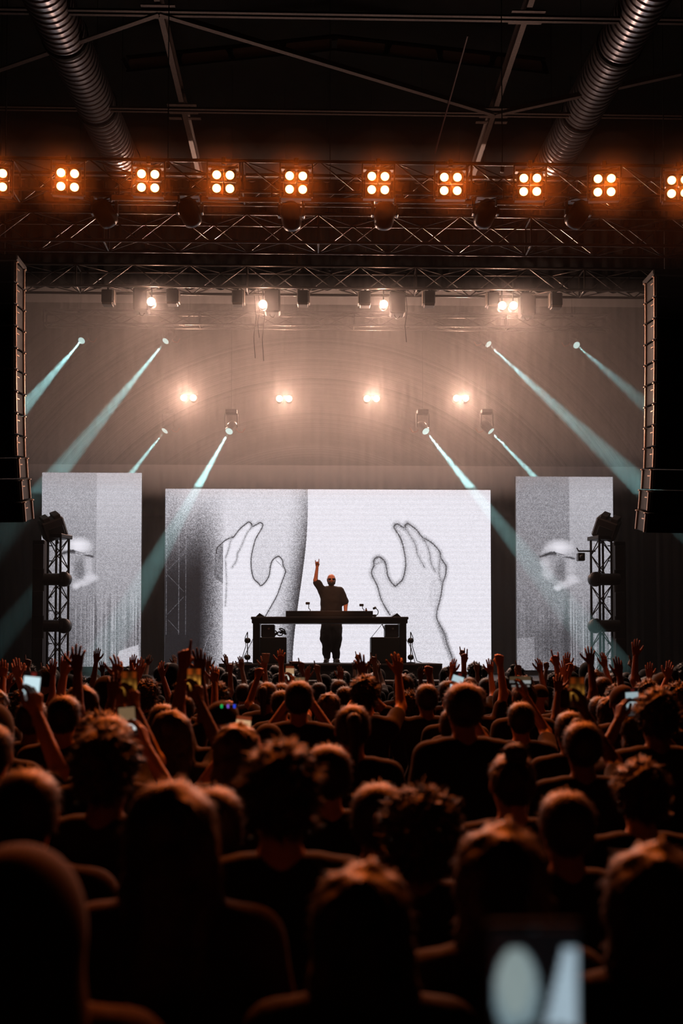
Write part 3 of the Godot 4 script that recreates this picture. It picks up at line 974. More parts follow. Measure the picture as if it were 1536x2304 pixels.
func build_line_arrays() -> void:
	var black := mat("speaker_paint", Color(0.03, 0.028, 0.028), 0.7)
	var metal := mat("rigging_metal", Color(0.85, 0.72, 0.62), 0.4, 0.35)
	for s in [-1.0, 1.0]:
		var top := at(58.0 if s < 0 else 1449.0, 600 if s < 0 else 632, 18.0)
		var o := thing("line_array_speaker", "tall hanging line array of black speakers on the %s edge of the stage" % ("left" if s < 0 else "right"), "speaker", Vector3(top.x + s * 0.66, top.y, top.z))
		part(o, "fly_frame", cbox(Vector3(1.2, 0.1, 0.6), 0.02), black, mv(0, 0.06, 0))
		bar(o, "chain", Vector3(-0.3, 0.1, 0), Vector3(-0.3, roof_y(top.x) - top.y, 0), 0.01, black)
		bar(o, "chain", Vector3(0.3, 0.1, 0), Vector3(0.3, roof_y(top.x) - top.y, 0), 0.01, black)
		var pos := Vector3(0, 0, 0)
		var ang := 0.0
		for k in 12:
			ang += 0.01 if k < 8 else 0.045
			var hx := 0.36
			pos += Vector3(0, -cos(ang) * hx, -sin(ang) * hx) * 0.5
			# each cabinet is a tapered box; the inner side carries two rigging rails
			var c := part(o, "speaker_cabinet", cbox(Vector3(1.16, 0.335, 0.5), 0.012), black, rot(Vector3(ang, s * 0.10, 0), pos + Vector3(-s * 0.03 * maxf(0.0, k - 8.0), 0, 0)))
			part(c, "grille", cbox(Vector3(1.1, 0.31, 0.02), 0.005), mat("speaker_grille", Color(0.02, 0.02, 0.02), 0.9), mv(0, 0, 0.255))
			for zz in [0.2, -0.17]:
				part(c, "rigging_rail", cbox(Vector3(0.03, 0.33, 0.035), 0.006), metal, mv(-s * 0.59, 0, zz))
				part(c, "lock_pin", cbox(Vector3(0.05, 0.02, 0.05), 0.004), metal, mv(-s * 0.6, 0.165, zz))
			part(c, "lever", cbox(Vector3(0.02, 0.02, 0.1), 0.004), metal, mv(-s * 0.6, 0.06, 0.13))
			pos += Vector3(0, -cos(ang) * hx, -sin(ang) * hx) * 0.5

func build_towers() -> void:
	var black := mat("tower_black", Color(0.035, 0.033, 0.035), 0.5, 0.3)
	var body := mat("fixture_black")
	for s in [-1.0, 1.0]:
		var side := "left" if s < 0 else "right"
		var base := at(129 if s < 0 else 1354, 1490, 21.5)
		var y_top := at(768, 1212, 21.5).y
		var h := y_top - DECK
		var o := box_truss("black lattice lighting tower in front of the %s side screen" % side, Vector3(base.x, DECK + h / 2, -21.5), h, 0.29, 0.32, black, true)
		o.rotation.y = s * 0.35
		part(o, "base_plate", cbox(Vector3(0.42, 0.04, 0.42), 0.01), black, mv(0, -h / 2 + 0.02, 0))
		part(o, "top_plate", cbox(Vector3(0.4, 0.08, 0.4), 0.01), black, mv(0, h / 2 + 0.02, 0))
		# tilted strobe box on top
		var tp := at(119 if s < 0 else 1364, 1188, 21.5)
		var st := thing("strobe_box", "tilted boxy lamp on top of the %s lighting tower" % side, "stage light", tp)
		st.rotation = Vector3(0.35, s * -0.55, s * -0.42)
		part(st, "case", cbox(Vector3(0.46, 0.42, 0.34), 0.03), mat("strobe_brown", Color(0.16, 0.12, 0.1), 0.45))
		part(st, "back_panel", cbox(Vector3(0.3, 0.2, 0.02), 0.008), body, mv(0.02, -0.04, 0.175))
		part(st, "top_fin", cbox(Vector3(0.14, 0.08, 0.3), 0.01), mat("strobe_brown"), mv(0.12, 0.24, 0))
		part(st, "top_fin", cbox(Vector3(0.14, 0.08, 0.3), 0.01), mat("strobe_brown"), mv(-0.1, 0.24, 0))
		bar(st, "stand_arm", Vector3(0, -0.2, 0), Vector3(0, -0.34, 0), 0.03, body)
		# two round side lamps
		for k in 2:
			var p := at(143 if s < 0 else 1340, [1303, 1408][k], 21.25)
			var f := thing("side_lamp", "%s round side lamp with a long barrel on the %s lighting tower" % [["upper", "lower"][k], side], "stage light", p, "side lamps on the towers")
			part(f, "head", lathe([Vector2(0, 0.07), Vector2(0.1, 0.07), Vector2(0.145, 0.04), Vector2(0.15, -0.03), Vector2(0.13, -0.1), Vector2(0, -0.11)], 24), body, rot(Vector3(PI / 2 - 0.15, s * 0.5, 0)))
			part(f, "barrel", lathe([Vector2(0, -0.3), Vector2(0.115, -0.3), Vector2(0.12, -0.28), Vector2(0.12, 0.2), Vector2(0, 0.2)], 20), body, rot(Vector3(0, 0, PI / 2), Vector3(s * 0.2, 0, -0.08)))
			for v in 8:
				part(f, "vent_hole", lathe([Vector2(0, 0.004), Vector2(0.009, 0.003), Vector2(0.01, 0)], 8), mat("vent_grey", Color(0.3, 0.28, 0.28), 0.4), rot(Vector3(PI / 2 - 0.15, s * 0.5, 0), Basis.from_euler(Vector3(-0.15, s * 0.5, 0)) * Vector3((v % 2 - 0.5) * 0.05, (v / 2 - 1.5) * 0.035, 0.071)))
			part(f, "clamp", cbox(Vector3(0.06, 0.07, 0.1), 0.01), body, mv(s * 0.05, 0, -0.2))
		# small cable clamps jutting out from the tower
		for py in [1228, 1262, 1343, 1374, 1448, 1482]:
			var q := at(112 if s < 0 else 1371, py, 21.5)
			var cl := thing("cable_clamp", "small black clamp jutting from the %s lighting tower, %s from the top" % [side, {1228: "first", 1262: "second", 1343: "third", 1374: "fourth", 1448: "fifth", 1482: "sixth"}[py]], "clamp", q, "clamps on the %s tower" % side)
			part(cl, "jaw", box(Vector3(0.09, 0.02, 0.02)), body)
			part(cl, "screw", box(Vector3(0.02, 0.07, 0.02)), body, mv(s * 0.03, 0, 0))
		# dark cloth-wrapped mast beside it
		var mp := at(88 if s < 0 else 1392, 1490, 21.8)
		var w := thing("black_mast", "dark cloth-wrapped mast beside the %s lighting tower" % side, "mast", Vector3(mp.x, DECK, -21.8))
		part(w, "column", cbox(Vector3(0.24, h - 0.05, 0.3), 0.02), mat("mast_cloth", Color(0.035, 0.026, 0.027), 0.85), mv(0, h / 2, 0))
		for k in 3:
			part(w, "panel_lamp", cbox(Vector3(0.2, 0.5, 0.06), 0.01), mat("mast_panel", Color(0.05, 0.035, 0.033), 0.6), mv(s * -0.02, 0.55 + k * 0.95, 0.18))
		part(w, "foot", cbox(Vector3(0.28, 0.03, 0.36), 0.01), black, mv(0, 0.015, 0))
	# compact camera on an arm of the right tower
	var cp := at(1306, 1250, 21.4)
	var cam := thing("remote_camera", "small black camera on an arm of the right lighting tower", "camera", cp)
	part(cam, "body", cbox(Vector3(0.14, 0.16, 0.16), 0.012), body, mv(0, -0.03, 0))
	part(cam, "lens_barrel", lathe([Vector2(0, 0.1), Vector2(0.04, 0.1), Vector2(0.045, 0), Vector2(0, 0)], 14), body, rot(Vector3(PI / 2, 0, 0), Vector3(0, -0.03, 0.07)))
	bar(cam, "arm", Vector3(-0.05, 0.09, 0), Vector3(0.3, 0.09, 0), 0.018, body)
	part(cam, "handle", box(Vector3(0.02, 0.09, 0.02)), body, rot(Vector3(0, 0, 0.5), Vector3(-0.06, 0.12, 0)))

func ibeam(h: float, w: float, l: float) -> ArrayMesh:
	var st := st_new()
	st_box(st, Vector3(w, 0.018, l), mv(0, h / 2, 0))
	st_box(st, Vector3(w, 0.018, l), mv(0, -h / 2, 0))
	st_box(st, Vector3(0.014, h, l))
	return st.commit()

func build_roof_steel() -> void:
	var steel := tri(mat("roof_steel", Color(0.31, 0.25, 0.225), 0.5, 0.3), noise_tex(0.05, 21, 0.7, 1.0), 1.5)
	var Y := 11.5
	var g := func(px: float, py: float) -> Vector3:   # point of the roof bracing plane seen there
		var d := cam_basis * Vector3((px - CXP) / F, (CYP - py) / F, -1.0)
		return EYE + d * ((Y - EYE.y) / d.y)
	var tl: Vector3 = g.call(357, 18)
	var trr: Vector3 = g.call(1200, 32)
	var bl: Vector3 = g.call(412, 240)
	var br: Vector3 = g.call(1100, 246)
	var zt := (tl.z + trr.z) / 2
	var zb := (bl.z + br.z) / 2
	var xl := (tl.x + bl.x) / 2
	var xr := (trr.x + br.x) / 2
	# girders running towards the stage
	for x in [xl, xr]:
		var o := thing("roof_girder", "steel roof girder on the %s running towards the stage" % ("left" if x < 0 else "right"), "beam", Vector3(x, Y, -13))
		part(o, "beam_section", ibeam(0.24, 0.085, 22.0), steel, mv(0, 0.1, 0))
		for z in [zt, zb]:
			part(o, "gusset_plate", box(Vector3(0.5, 0.016, 0.34)), steel, mv(0, -0.05, z + 13))
			for k in 4:
				for j in [-1, 1]:
					part(o, "bolt", lathe([Vector2(0, -0.02), Vector2(0.016, -0.02), Vector2(0.016, 0), Vector2(0, 0)], 6), mat("bolt_dark", Color(0.06, 0.05, 0.05), 0.5, 0.6), mv(j * (0.1 + 0.035 * k), -0.058, z + 13 + (0.05 if k % 2 else -0.05)))
		for k in [-1, 1]:
			part(o, "clip_plate", box(Vector3(0.22, 0.014, 0.09)), steel, mv(k * 0.17, -0.04, zb + 13 - 0.35))
	# purlins across
	for z in [zt, zb]:
		var o := thing("roof_purlin", "double steel purlin crossing the %s of the dark roof" % ("very top" if z > zb + 0.1 else "lower edge"), "beam", Vector3(CX, Y - 0.06, z))
		for k in [-1, 1]:
			part(o, "angle_bar", box(Vector3(22.0, 0.05, 0.012)), steel, mv(0, 0, k * 0.03))
			part(o, "angle_flange", box(Vector3(22.0, 0.008, 0.05)), steel, mv(0, -0.025, k * 0.05))
	# diagonal bracing
	for spec in [[Vector3(xl, 0, zt), Vector3(xr, 0, zb), "long diagonal brace crossing the roof bay from upper left to lower right"], [Vector3(xl, 0, zt), Vector3(xl - 5.0, 0, zb), "short diagonal brace running from the left girder to the left duct"], [Vector3(xr, 0, zb), Vector3(xr + 5.0, 0, zt - 0.3), "short diagonal brace running from the right girder to the right duct"]]:
		var a: Vector3 = spec[0]
		var b: Vector3 = spec[1]
		var o := thing("roof_brace", spec[2], "beam", Vector3(a.x, Y - 0.1, a.z))
		var d := b - a
		var xf := Transform3D(Basis.looking_at(d.normalized()), d / 2)
		part(o, "flat_bar", box(Vector3(0.08, 0.014, d.length())), steel, xf)
		part(o, "flat_bar", box(Vector3(0.012, 0.07, d.length())), steel, Transform3D(xf.basis, xf.origin + xf.basis.x * 0.035 + Vector3(0, 0.035, 0)))
	# a rusty cable run hanging on the right half
	var cr := thing("conduit_run", "thin reddish conduit running along the right half of the roof", "pipe", Vector3.ZERO)
	bar(cr, "pipe", at(1052, 80, 16.0), at(978, 345, 19.4), 0.015, mat("red_conduit", Color(0.2, 0.07, 0.05), 0.5))
	# far rafters forming the gable, with pale web panels
	for s in [-1.0, 1.0]:
		var a := at(752, 100, 23.0)
		var b := at(285 if s < 0 else 1225, 148 if s < 0 else 152, 23.0)
		var o := thing("gable_rafter", "pale boxed rafter sloping down to the %s under the roof ridge" % ("left" if s < 0 else "right"), "beam", a)
		var d := b - a
		var n := 4
		for k in n:
			var p0 := d * (float(k) / n)
			var p1 := d * (float(k + 1) / n)
			var ang: float = atan2(d.y, d.x * s) * s
			part(o, "web_panel", box(Vector3(d.length() / n - 0.12, 0.26, 0.03)), mat("web_panel", Color(0.62, 0.52, 0.47), 0.6), rot(Vector3(0, 0, ang), (p0 + p1) / 2))
			part(o, "strut", box(Vector3(0.09, 0.34, 0.07)), mat("dark_steel", Color(0.07, 0.06, 0.06), 0.6, 0.3), rot(Vector3(0, 0, ang + 0.4 * (1 if k % 2 else -1)), p1))
		for k in [-1, 1]:
			part(o, "flange", box(Vector3(d.length(), 0.05, 0.16)), mat("dark_steel"), rot(Vector3(0, 0, atan2(d.y, d.x * s) * s), d / 2 + Vector3(0, k * 0.16, 0)))
	# spiral ducts
	var zinc := mat("galvanised_duct", Color(0.72, 0.72, 0.74), 0.28, 0.9)
	var prof := []
	var L := 17.0
	var nrib := 130
	for k in nrib:
		var y := -L / 2 + L * k / nrib
		prof.append(Vector2(0.335, y))
		prof.append(Vector2(0.338, y + L / nrib * 0.72))
		prof.append(Vector2(0.356, y + L / nrib * 0.8))
		prof.append(Vector2(0.356, y + L / nrib * 0.92))
	var duct := lathe_sharp(prof, 26)
	for s in [-1.0, 1.0]:
		var p: Vector3 = g.call(125.0 if s < 0 else 1425.0, 80.0)
		var o := thing("spiral_duct", "shiny ribbed ventilation duct along the %s side of the roof" % ("left" if s < 0 else "right"), "duct", Vector3(p.x, Y + 0.1, -13.0))
		o.rotation.y = s * 0.03
		part(o, "duct_tube", duct, zinc, rot(Vector3(PI / 2, 0, 0)))
		for k in 6:
			part(o, "strap", lathe([Vector2(0.36, -0.03), Vector2(0.375, -0.03), Vector2(0.375, 0.03), Vector2(0.36, 0.03)], 20), mat("dark_steel"), rot(Vector3(PI / 2, 0, 0), Vector3(0, 0, -7.6 + k * 2.1)))
			bar(o, "hanger_rod", Vector3(0, 0.36, -7.6 + k * 2.1), Vector3(0, 2.9, -7.6 + k * 2.1), 0.008, mat("dark_steel"))

func lathe_sharp(profile: Array, seg: int) -> ArrayMesh:
	var v := PackedVector3Array()
	var n := PackedVector3Array()
	var ix := PackedInt32Array()
	for i in profile.size() - 1:
		var a: Vector2 = profile[i]
		var b: Vector2 = profile[i + 1]
		var t := (b - a).normalized()
		var base := v.size()
		for k in seg + 1:
			var c := cos(TAU * k / seg)
			var s := sin(TAU * k / seg)
			v.append(Vector3(a.x * c, a.y, a.x * s)); v.append(Vector3(b.x * c, b.y, b.x * s))
			var nn := Vector3(t.y * c, -t.x, t.y * s)
			n.append(nn); n.append(nn)
			if k < seg:
				var q := base + k * 2
				for j in [q, q + 2, q + 1, q + 1, q + 2, q + 3]: ix.append(j)
	var arr := []
	arr.resize(Mesh.ARRAY_MAX)
	arr[Mesh.ARRAY_VERTEX] = v
	arr[Mesh.ARRAY_NORMAL] = n
	arr[Mesh.ARRAY_INDEX] = ix
	var m := ArrayMesh.new()
	m.add_surface_from_arrays(Mesh.PRIMITIVE_TRIANGLES, arr)
	return m

# ---------------------------------------------------------------- booth

func build_booth() -> void:
	var black := mat("booth_black", Color(0.04, 0.037, 0.042), 0.55)
	var body := mat("fixture_black")
	var D := 21.2
	var top0 := DECK + 0.3                                 # riser top
	var a := at(565, 1388, D)
	var b := at(917.5, 1388, D)
	var mid := (a.x + b.x) / 2
	var W := b.x - a.x
	var ytop := (a.y + b.y) / 2
	var H := ytop - top0
	var t := thing("booth_table", "long black table of the booth with open middle", "table", Vector3(mid, top0, -D - 0.25))
	part(t, "table_top", cbox(Vector3(W, 0.055, 0.75), 0.01), black, mv(0, H - 0.0275, 0))
	part(t, "apron", cbox(Vector3(W - 0.03, 0.075, 0.7), 0.008), black, mv(0, H - 0.0925, 0))
	for s in [-1, 1]:
		part(t, "leg_panel", cbox(Vector3(0.13, H - 0.12, 0.6), 0.01), black, mv(s * (W / 2 - 0.1), (H - 0.12) / 2, 0))
	# long deck of players and mixer
	var d0 := at(643, 1375, D)
	var d1 := at(838, 1375, D)
	var dw := d1.x - d0.x
	var c := thing("mixer_deck", "long flat black mixing deck on the booth table", "mixer", Vector3((d0.x + d1.x) / 2, ytop, -D - 0.1))
	part(c, "front_panel", cbox(Vector3(dw, 0.115, 0.03), 0.005), black, mv(0, 0.0575, 0.2))
	for k in 5:
		var unit := part(c, "player_unit", cbox(Vector3(dw / 5 - 0.012, 0.1, 0.38), 0.008), body, mv((k - 2) * dw / 5, 0.05, 0))
		part(unit, "jog_wheel", lathe([Vector2(0, 0.064), Vector2(0.1, 0.064), Vector2(0.105, 0.05), Vector2(0.105, 0.045)], 20), mat("jog_grey", Color(0.15, 0.15, 0.16), 0.35, 0.4), mv(0, 0, 0.03))
		part(unit, "knob_row", box(Vector3(0.2, 0.02, 0.015)), mat("jog_grey"), mv(0, 0.058, -0.13))
	# small phone mounts, headphones and bottle on the deck
	for spec in [[692, 1362, "small phone clamp on a bent arm on the left of the mixing deck"], [813, 1366, "small phone clamp on a bent arm on the right of the mixing deck"]]:
		var p := at(spec[0], spec[1], D + 0.1)
		var m := thing("phone_mount", spec[2], "stand", Vector3(p.x, ytop + 0.1, -D - 0.1))
		part(m, "clamp_head", cbox(Vector3(0.085, 0.05, 0.04), 0.008), body, mv(0, p.y - ytop - 0.06, 0))
		part(m, "bent_arm", st_tube([Vector3(0.05, 0.0, 0), Vector3(0.05, 0.05, 0), Vector3(0.02, 0.07, 0), Vector3(0.02, p.y - ytop - 0.07, 0)], 0.008), body)
	var hp := at(843, 1372, D)
	var hd := thing("headphones", "black headphones hanging over the right end of the mixing deck", "headphones", Vector3(hp.x, ytop, -D - 0.1))
	var arc := []
	for k in 9: arc.append(Vector3(sin(k * PI / 8) * 0.075, 0.1 + cos(k * PI / 8) * 0.075, 0))
	part(hd, "headband", st_tube(arc, 0.009), body)
	part(hd, "ear_cup", lathe([Vector2(0, 0.025), Vector2(0.035, 0.02), Vector2(0.038, -0.02), Vector2(0, -0.025)], 14), body, rot(Vector3(0, 0, 0.4), Vector3(0.0, 0.18, 0)))
	part(hd, "ear_cup", lathe([Vector2(0, 0.025), Vector2(0.035, 0.02), Vector2(0.038, -0.02), Vector2(0, -0.025)], 14), body, mv(0.0, 0.03, 0))
	var bt := thing("small_bottle", "small amber bottle beside the right phone clamp on the deck", "bottle", Vector3(at(824, 1372, D).x, ytop + 0.1, -D - 0.1))
	part(bt, "bottle_body", lathe([Vector2(0, 0), Vector2(0.022, 0), Vector2(0.022, 0.045), Vector2(0.01, 0.06), Vector2(0.01, 0.07)], 12), mat("amber_glass", Color(0.6, 0.35, 0.15), 0.2))
	part(bt, "cap", lathe([Vector2(0.012, 0.068), Vector2(0.012, 0.082), Vector2(0, 0.082)], 10), body)
	# wedge monitors on the table ends and speakers under it
	for s in [-1, 1]:
		var side := "left" if s < 0 else "right"
		var wp := at(586 if s < 0 else 891, 1388, D + 0.2)
		var w := thing("wedge_monitor", "small dark wedge speaker on the %s end of the booth table" % side, "speaker", Vector3(wp.x, ytop, -D - 0.35))
		var st := st_new()
		var pr := PrismMesh.new()
		pr.size = Vector3(0.22, 0.085, 0.26)
		pr.left_to_right = 0.4 if s < 0 else 0.6
		st.append_from(pr, 0, mv(0, 0.0425, 0))
		part(w, "cabinet", st.commit(), black)
		part(w, "grille", box(Vector3(0.1, 0.004, 0.2)), mat("speaker_grille"), rot(Vector3(0, 0, s * 0.62), Vector3(-s * 0.055, 0.05, 0)))
		var x0 := 600.0 if s < 0 else 833.0
		var x1 := 645.0 if s < 0 else 897.0
		if s < 0: x0 = 586.0
		var p0 := at(x0, 1434, D + 0.1)
		var p1 := at(x1, 1434, D + 0.1)
		var sp := thing("booth_speaker", "square black speaker under the %s end of the booth table" % side, "speaker", Vector3((p0.x + p1.x) / 2, top0, -D - 0.1))
		var sh := p0.y - top0
		part(sp, "cabinet", cbox(Vector3(p1.x - p0.x, sh, 0.5), 0.012), black, mv(0, sh / 2, 0))
		part(sp, "grille", cbox(Vector3(p1.x - p0.x - 0.06, sh - 0.06, 0.012), 0.004), mat("speaker_grille"), mv(0, sh / 2, 0.255))
		# upper case resting on it
		var q0 := at(570 if s < 0 else 880, 1402, D + 0.2)
		var q1 := at(606 if s < 0 else 912, 1402, D + 0.2)
		var uc := thing("road_case", "dark case standing on the speaker under the %s table end" % side, "case", Vector3((p0.x + p1.x) / 2 + s * ((p1.x - p0.x) / 2 - 0.15), top0 + sh, -D - 0.15))
		part(uc, "case_body", cbox(Vector3(0.27, 0.25, 0.4), 0.015), black, rot(Vector3(0, 0, s * 0.0), Vector3(0, 0.127, 0)))
		part(uc, "latch", cbox(Vector3(0.04, 0.035, 0.01), 0.003), mat("latch_steel", Color(0.7, 0.68, 0.66), 0.3, 0.7), rot(Vector3(0, 0, 0.5), Vector3(0.02, 0.17, 0.205)))
		if s > 0:
			var rp := thing("white_sling", "thin white sling hung as a triangle above the right booth speaker", "rope", Vector3(at(858, 1402, D).x, ytop - 0.14, -D - 0.1))
			bar(rp, "strand", Vector3(0.02, 0, 0), Vector3(-0.2, -0.27, 0), 0.006, mat("white_rope", Color(0.8, 0.78, 0.76), 0.7))
			bar(rp, "strand", Vector3(0.02, 0, 0), Vector3(0.13, -0.27, 0), 0.011, mat("white_rope"))
		else:
			var hp2 := thing("cable_pile", "heap of black cables on the speaker under the left table end", "cables", Vector3(at(622, 1430, D).x, top0 + sh, -D - 0.1))
			for k in 9:
				var ring := TorusMesh.new()
				ring.inner_radius = 0.045; ring.outer_radius = 0.07; ring.rings = 14; ring.ring_segments = 6
				part(hp2, "cable_coil", ring, body, rot(Vector3(0.5 * sin(k * 2.0), k, 0.6 * cos(k * 3.0)), Vector3(-0.02 + 0.16 * sin(k * 1.7), 0.05 + 0.05 * (k % 3) * (1.0 if k % 2 else 0.5), 0.06 * cos(k * 2.3))))
		# round fog jets with hoses at the booth's outer sides
		var cx := at(557 if s < 0 else 923, 1445, D - 0.1)
		var fj := thing("hose_stand", "slim stand with two round black fittings and hoses beside the %s booth leg" % side, "stand", Vector3(cx.x, top0 - 0.0, -D + 0.15))
		part(fj, "foot", lathe([Vector2(0, 0), Vector2(0.09, 0), Vector2(0.09, 0.02), Vector2(0.02, 0.03)], 14), body)
		bar(fj, "pole", Vector3(0, 0.02, 0), Vector3(0, 0.62, 0), 0.011, body)
		for yy in [0.12, 0.45]:
			part(fj, "round_fitting", lathe([Vector2(0, 0.055), Vector2(0.035, 0.05), Vector2(0.06, 0.02), Vector2(0.06, -0.02), Vector2(0.035, -0.05), Vector2(0, -0.055)], 16), body, mv(0, yy, 0))
		part(fj, "hose", st_tube([Vector3(0, 0.62, 0), Vector3(s * 0.05, 0.5, 0), Vector3(s * 0.03, 0.35, 0), Vector3(s * 0.07, 0.22, 0), Vector3(s * 0.12, 0.05, 0), Vector3(s * 0.22, 0.01, 0)], 0.008), body)
	# tan floor lamps along the stage lip
	for spec in [[664, "left"], [840, "right"]]:
		var p := at(spec[0], 1497, 19.55)
		var o := thing("floor_box", "tan box with a dark opening on the stage lip, %s of the performer" % spec[1], "box", Vector3(p.x, DECK, -19.55))
		var hh := at(spec[0], 1488, 19.55).y - DECK
		for k in [-1, 1]: part(o, "side_cheek", cbox(Vector3(0.05, hh, 0.2), 0.008), mat("tan_shell", Color(0.55, 0.42, 0.34), 0.55), mv(k * 0.085, hh / 2, 0))
		part(o, "cover", cbox(Vector3(0.22, 0.05, 0.2), 0.01), mat("tan_shell"), mv(0, hh - 0.025, 0))
		part(o, "opening", cbox(Vector3(0.13, hh - 0.04, 0.14), 0.008), body, mv(0, hh / 2 - 0.02, 0))

# ---------------------------------------------------------------- figures

var head_data := {}
var hand_data := {}
var hair_mesh := {}
var poses := {}
var trousers_mesh: ArrayMesh
var jaw := Vector3.ZERO

## a hand with its wrist at the origin, fingers along y, palm towards z, thumb towards x (a right hand)
func make_hand(curl: Array, spread: float, thumb_in: float, cell := 0.0042) -> Dictionary:
	var f := Field.new(Vector3(-0.085, -0.05, -0.04), Vector3(0.095, 0.215, 0.105), cell)
	f.cap(Vector3(0, -0.045, 0), Vector3(0, 0.015, 0), 0.0255, 0.024, 0.01, 1.25)
	var kx := [0.028, 0.0095, -0.0105, -0.029]
	var ky := [0.086, 0.091, 0.087, 0.077]
	var ln := [0.072, 0.08, 0.074, 0.058]
	for i in 4:
		f.cap(Vector3(kx[i] * 0.5, 0.012, 0), Vector3(kx[i], ky[i], 0), 0.0155, 0.0125, 0.012, 1.15)
	f.cap(Vector3(0.014, 0.02, 0.008), Vector3(0.024, 0.06, 0.008), 0.016, 0.01, 0.012)
	for i in 4:
		var p := Vector3(kx[i], ky[i], 0)
		var side: float = [1.0, 0.33, -0.33, -1.15][i] * spread
		var ang := 0.0
		for j in 3:
			ang += deg_to_rad(curl[i]) * [0.9, 1.05, 0.8][j]
			var dir := Vector3(sin(side) * cos(ang), cos(side) * cos(ang), sin(ang))
			var q: Vector3 = p + dir * (ln[i] * [0.46, 0.3, 0.24][j])
			f.cap(p, q, [0.0092, 0.0086, 0.008][j], [0.0086, 0.008, 0.007][j], 0.004)
			p = q
	var t0 := Vector3(0.02, 0.025, 0.006)
	var t1 := t0 + Vector3(0.030 - thumb_in * 0.012, 0.03, 0.008 + thumb_in * 0.02)
	var t2 := t1 + Vector3(0.016 - thumb_in * 0.035, 0.026, 0.003 + thumb_in * 0.008)
	var t3 := t2 + Vector3(0.007 - thumb_in * 0.026, 0.022, 0.002)
	f.cap(t0, t1, 0.0145, 0.0115, 0.01)
	f.cap(t1, t2, 0.0112, 0.0098, 0.005)
	f.cap(t2, t3, 0.0098, 0.0078, 0.004)
	return f.mesh()

func make_head() -> Dictionary:
	# faces -z; crown at 1.745
	var f := Field.new(Vector3(-0.11, 1.44, -0.16), Vector3(0.11, 1.77, 0.13), 0.0085)
	f.cap(Vector3(0, 1.44, 0.015), Vector3(0, 1.57, 0.0), 0.056, 0.052, 0.02)
	f.egg(Vector3(0, 1.665, 0.005), Vector3(0.077, 0.082, 0.097), 0.02)
	f.egg(Vector3(0, 1.61, -0.035), Vector3(0.062, 0.085, 0.068), 0.03)
	f.cap(Vector3(-0.018, 1.548, -0.075), Vector3(0.018, 1.548, -0.075), 0.02, 0.02, 0.025)
	f.cap(Vector3(-0.032, 1.655, -0.085), Vector3(0.032, 1.655, -0.085), 0.012, 0.012, 0.015)
	f.cap(Vector3(0, 1.648, -0.098), Vector3(0, 1.612, -0.118), 0.009, 0.014, 0.008)
	f.cap(Vector3(-0.014, 1.61, -0.105), Vector3(0.014, 1.61, -0.105), 0.009, 0.009, 0.006)
	f.egg(Vector3(-0.031, 1.638, -0.103), Vector3(0.014, 0.009, 0.012), 0.0, true)
	f.egg(Vector3(0.031, 1.638, -0.103), Vector3(0.014, 0.009, 0.012), 0.0, true)
	f.cap(Vector3(-0.02, 1.578, -0.094), Vector3(0.02, 1.578, -0.094), 0.008, 0.008, 0.005)
	for s in [-1.0, 1.0]:
		f.egg(Vector3(s * 0.031, 1.638, -0.088), Vector3(0.012, 0.011, 0.011), 0.002)
		f.egg(Vector3(s * 0.081, 1.632, 0.005), Vector3(0.009, 0.032, 0.019), 0.008)
	return f.mesh()

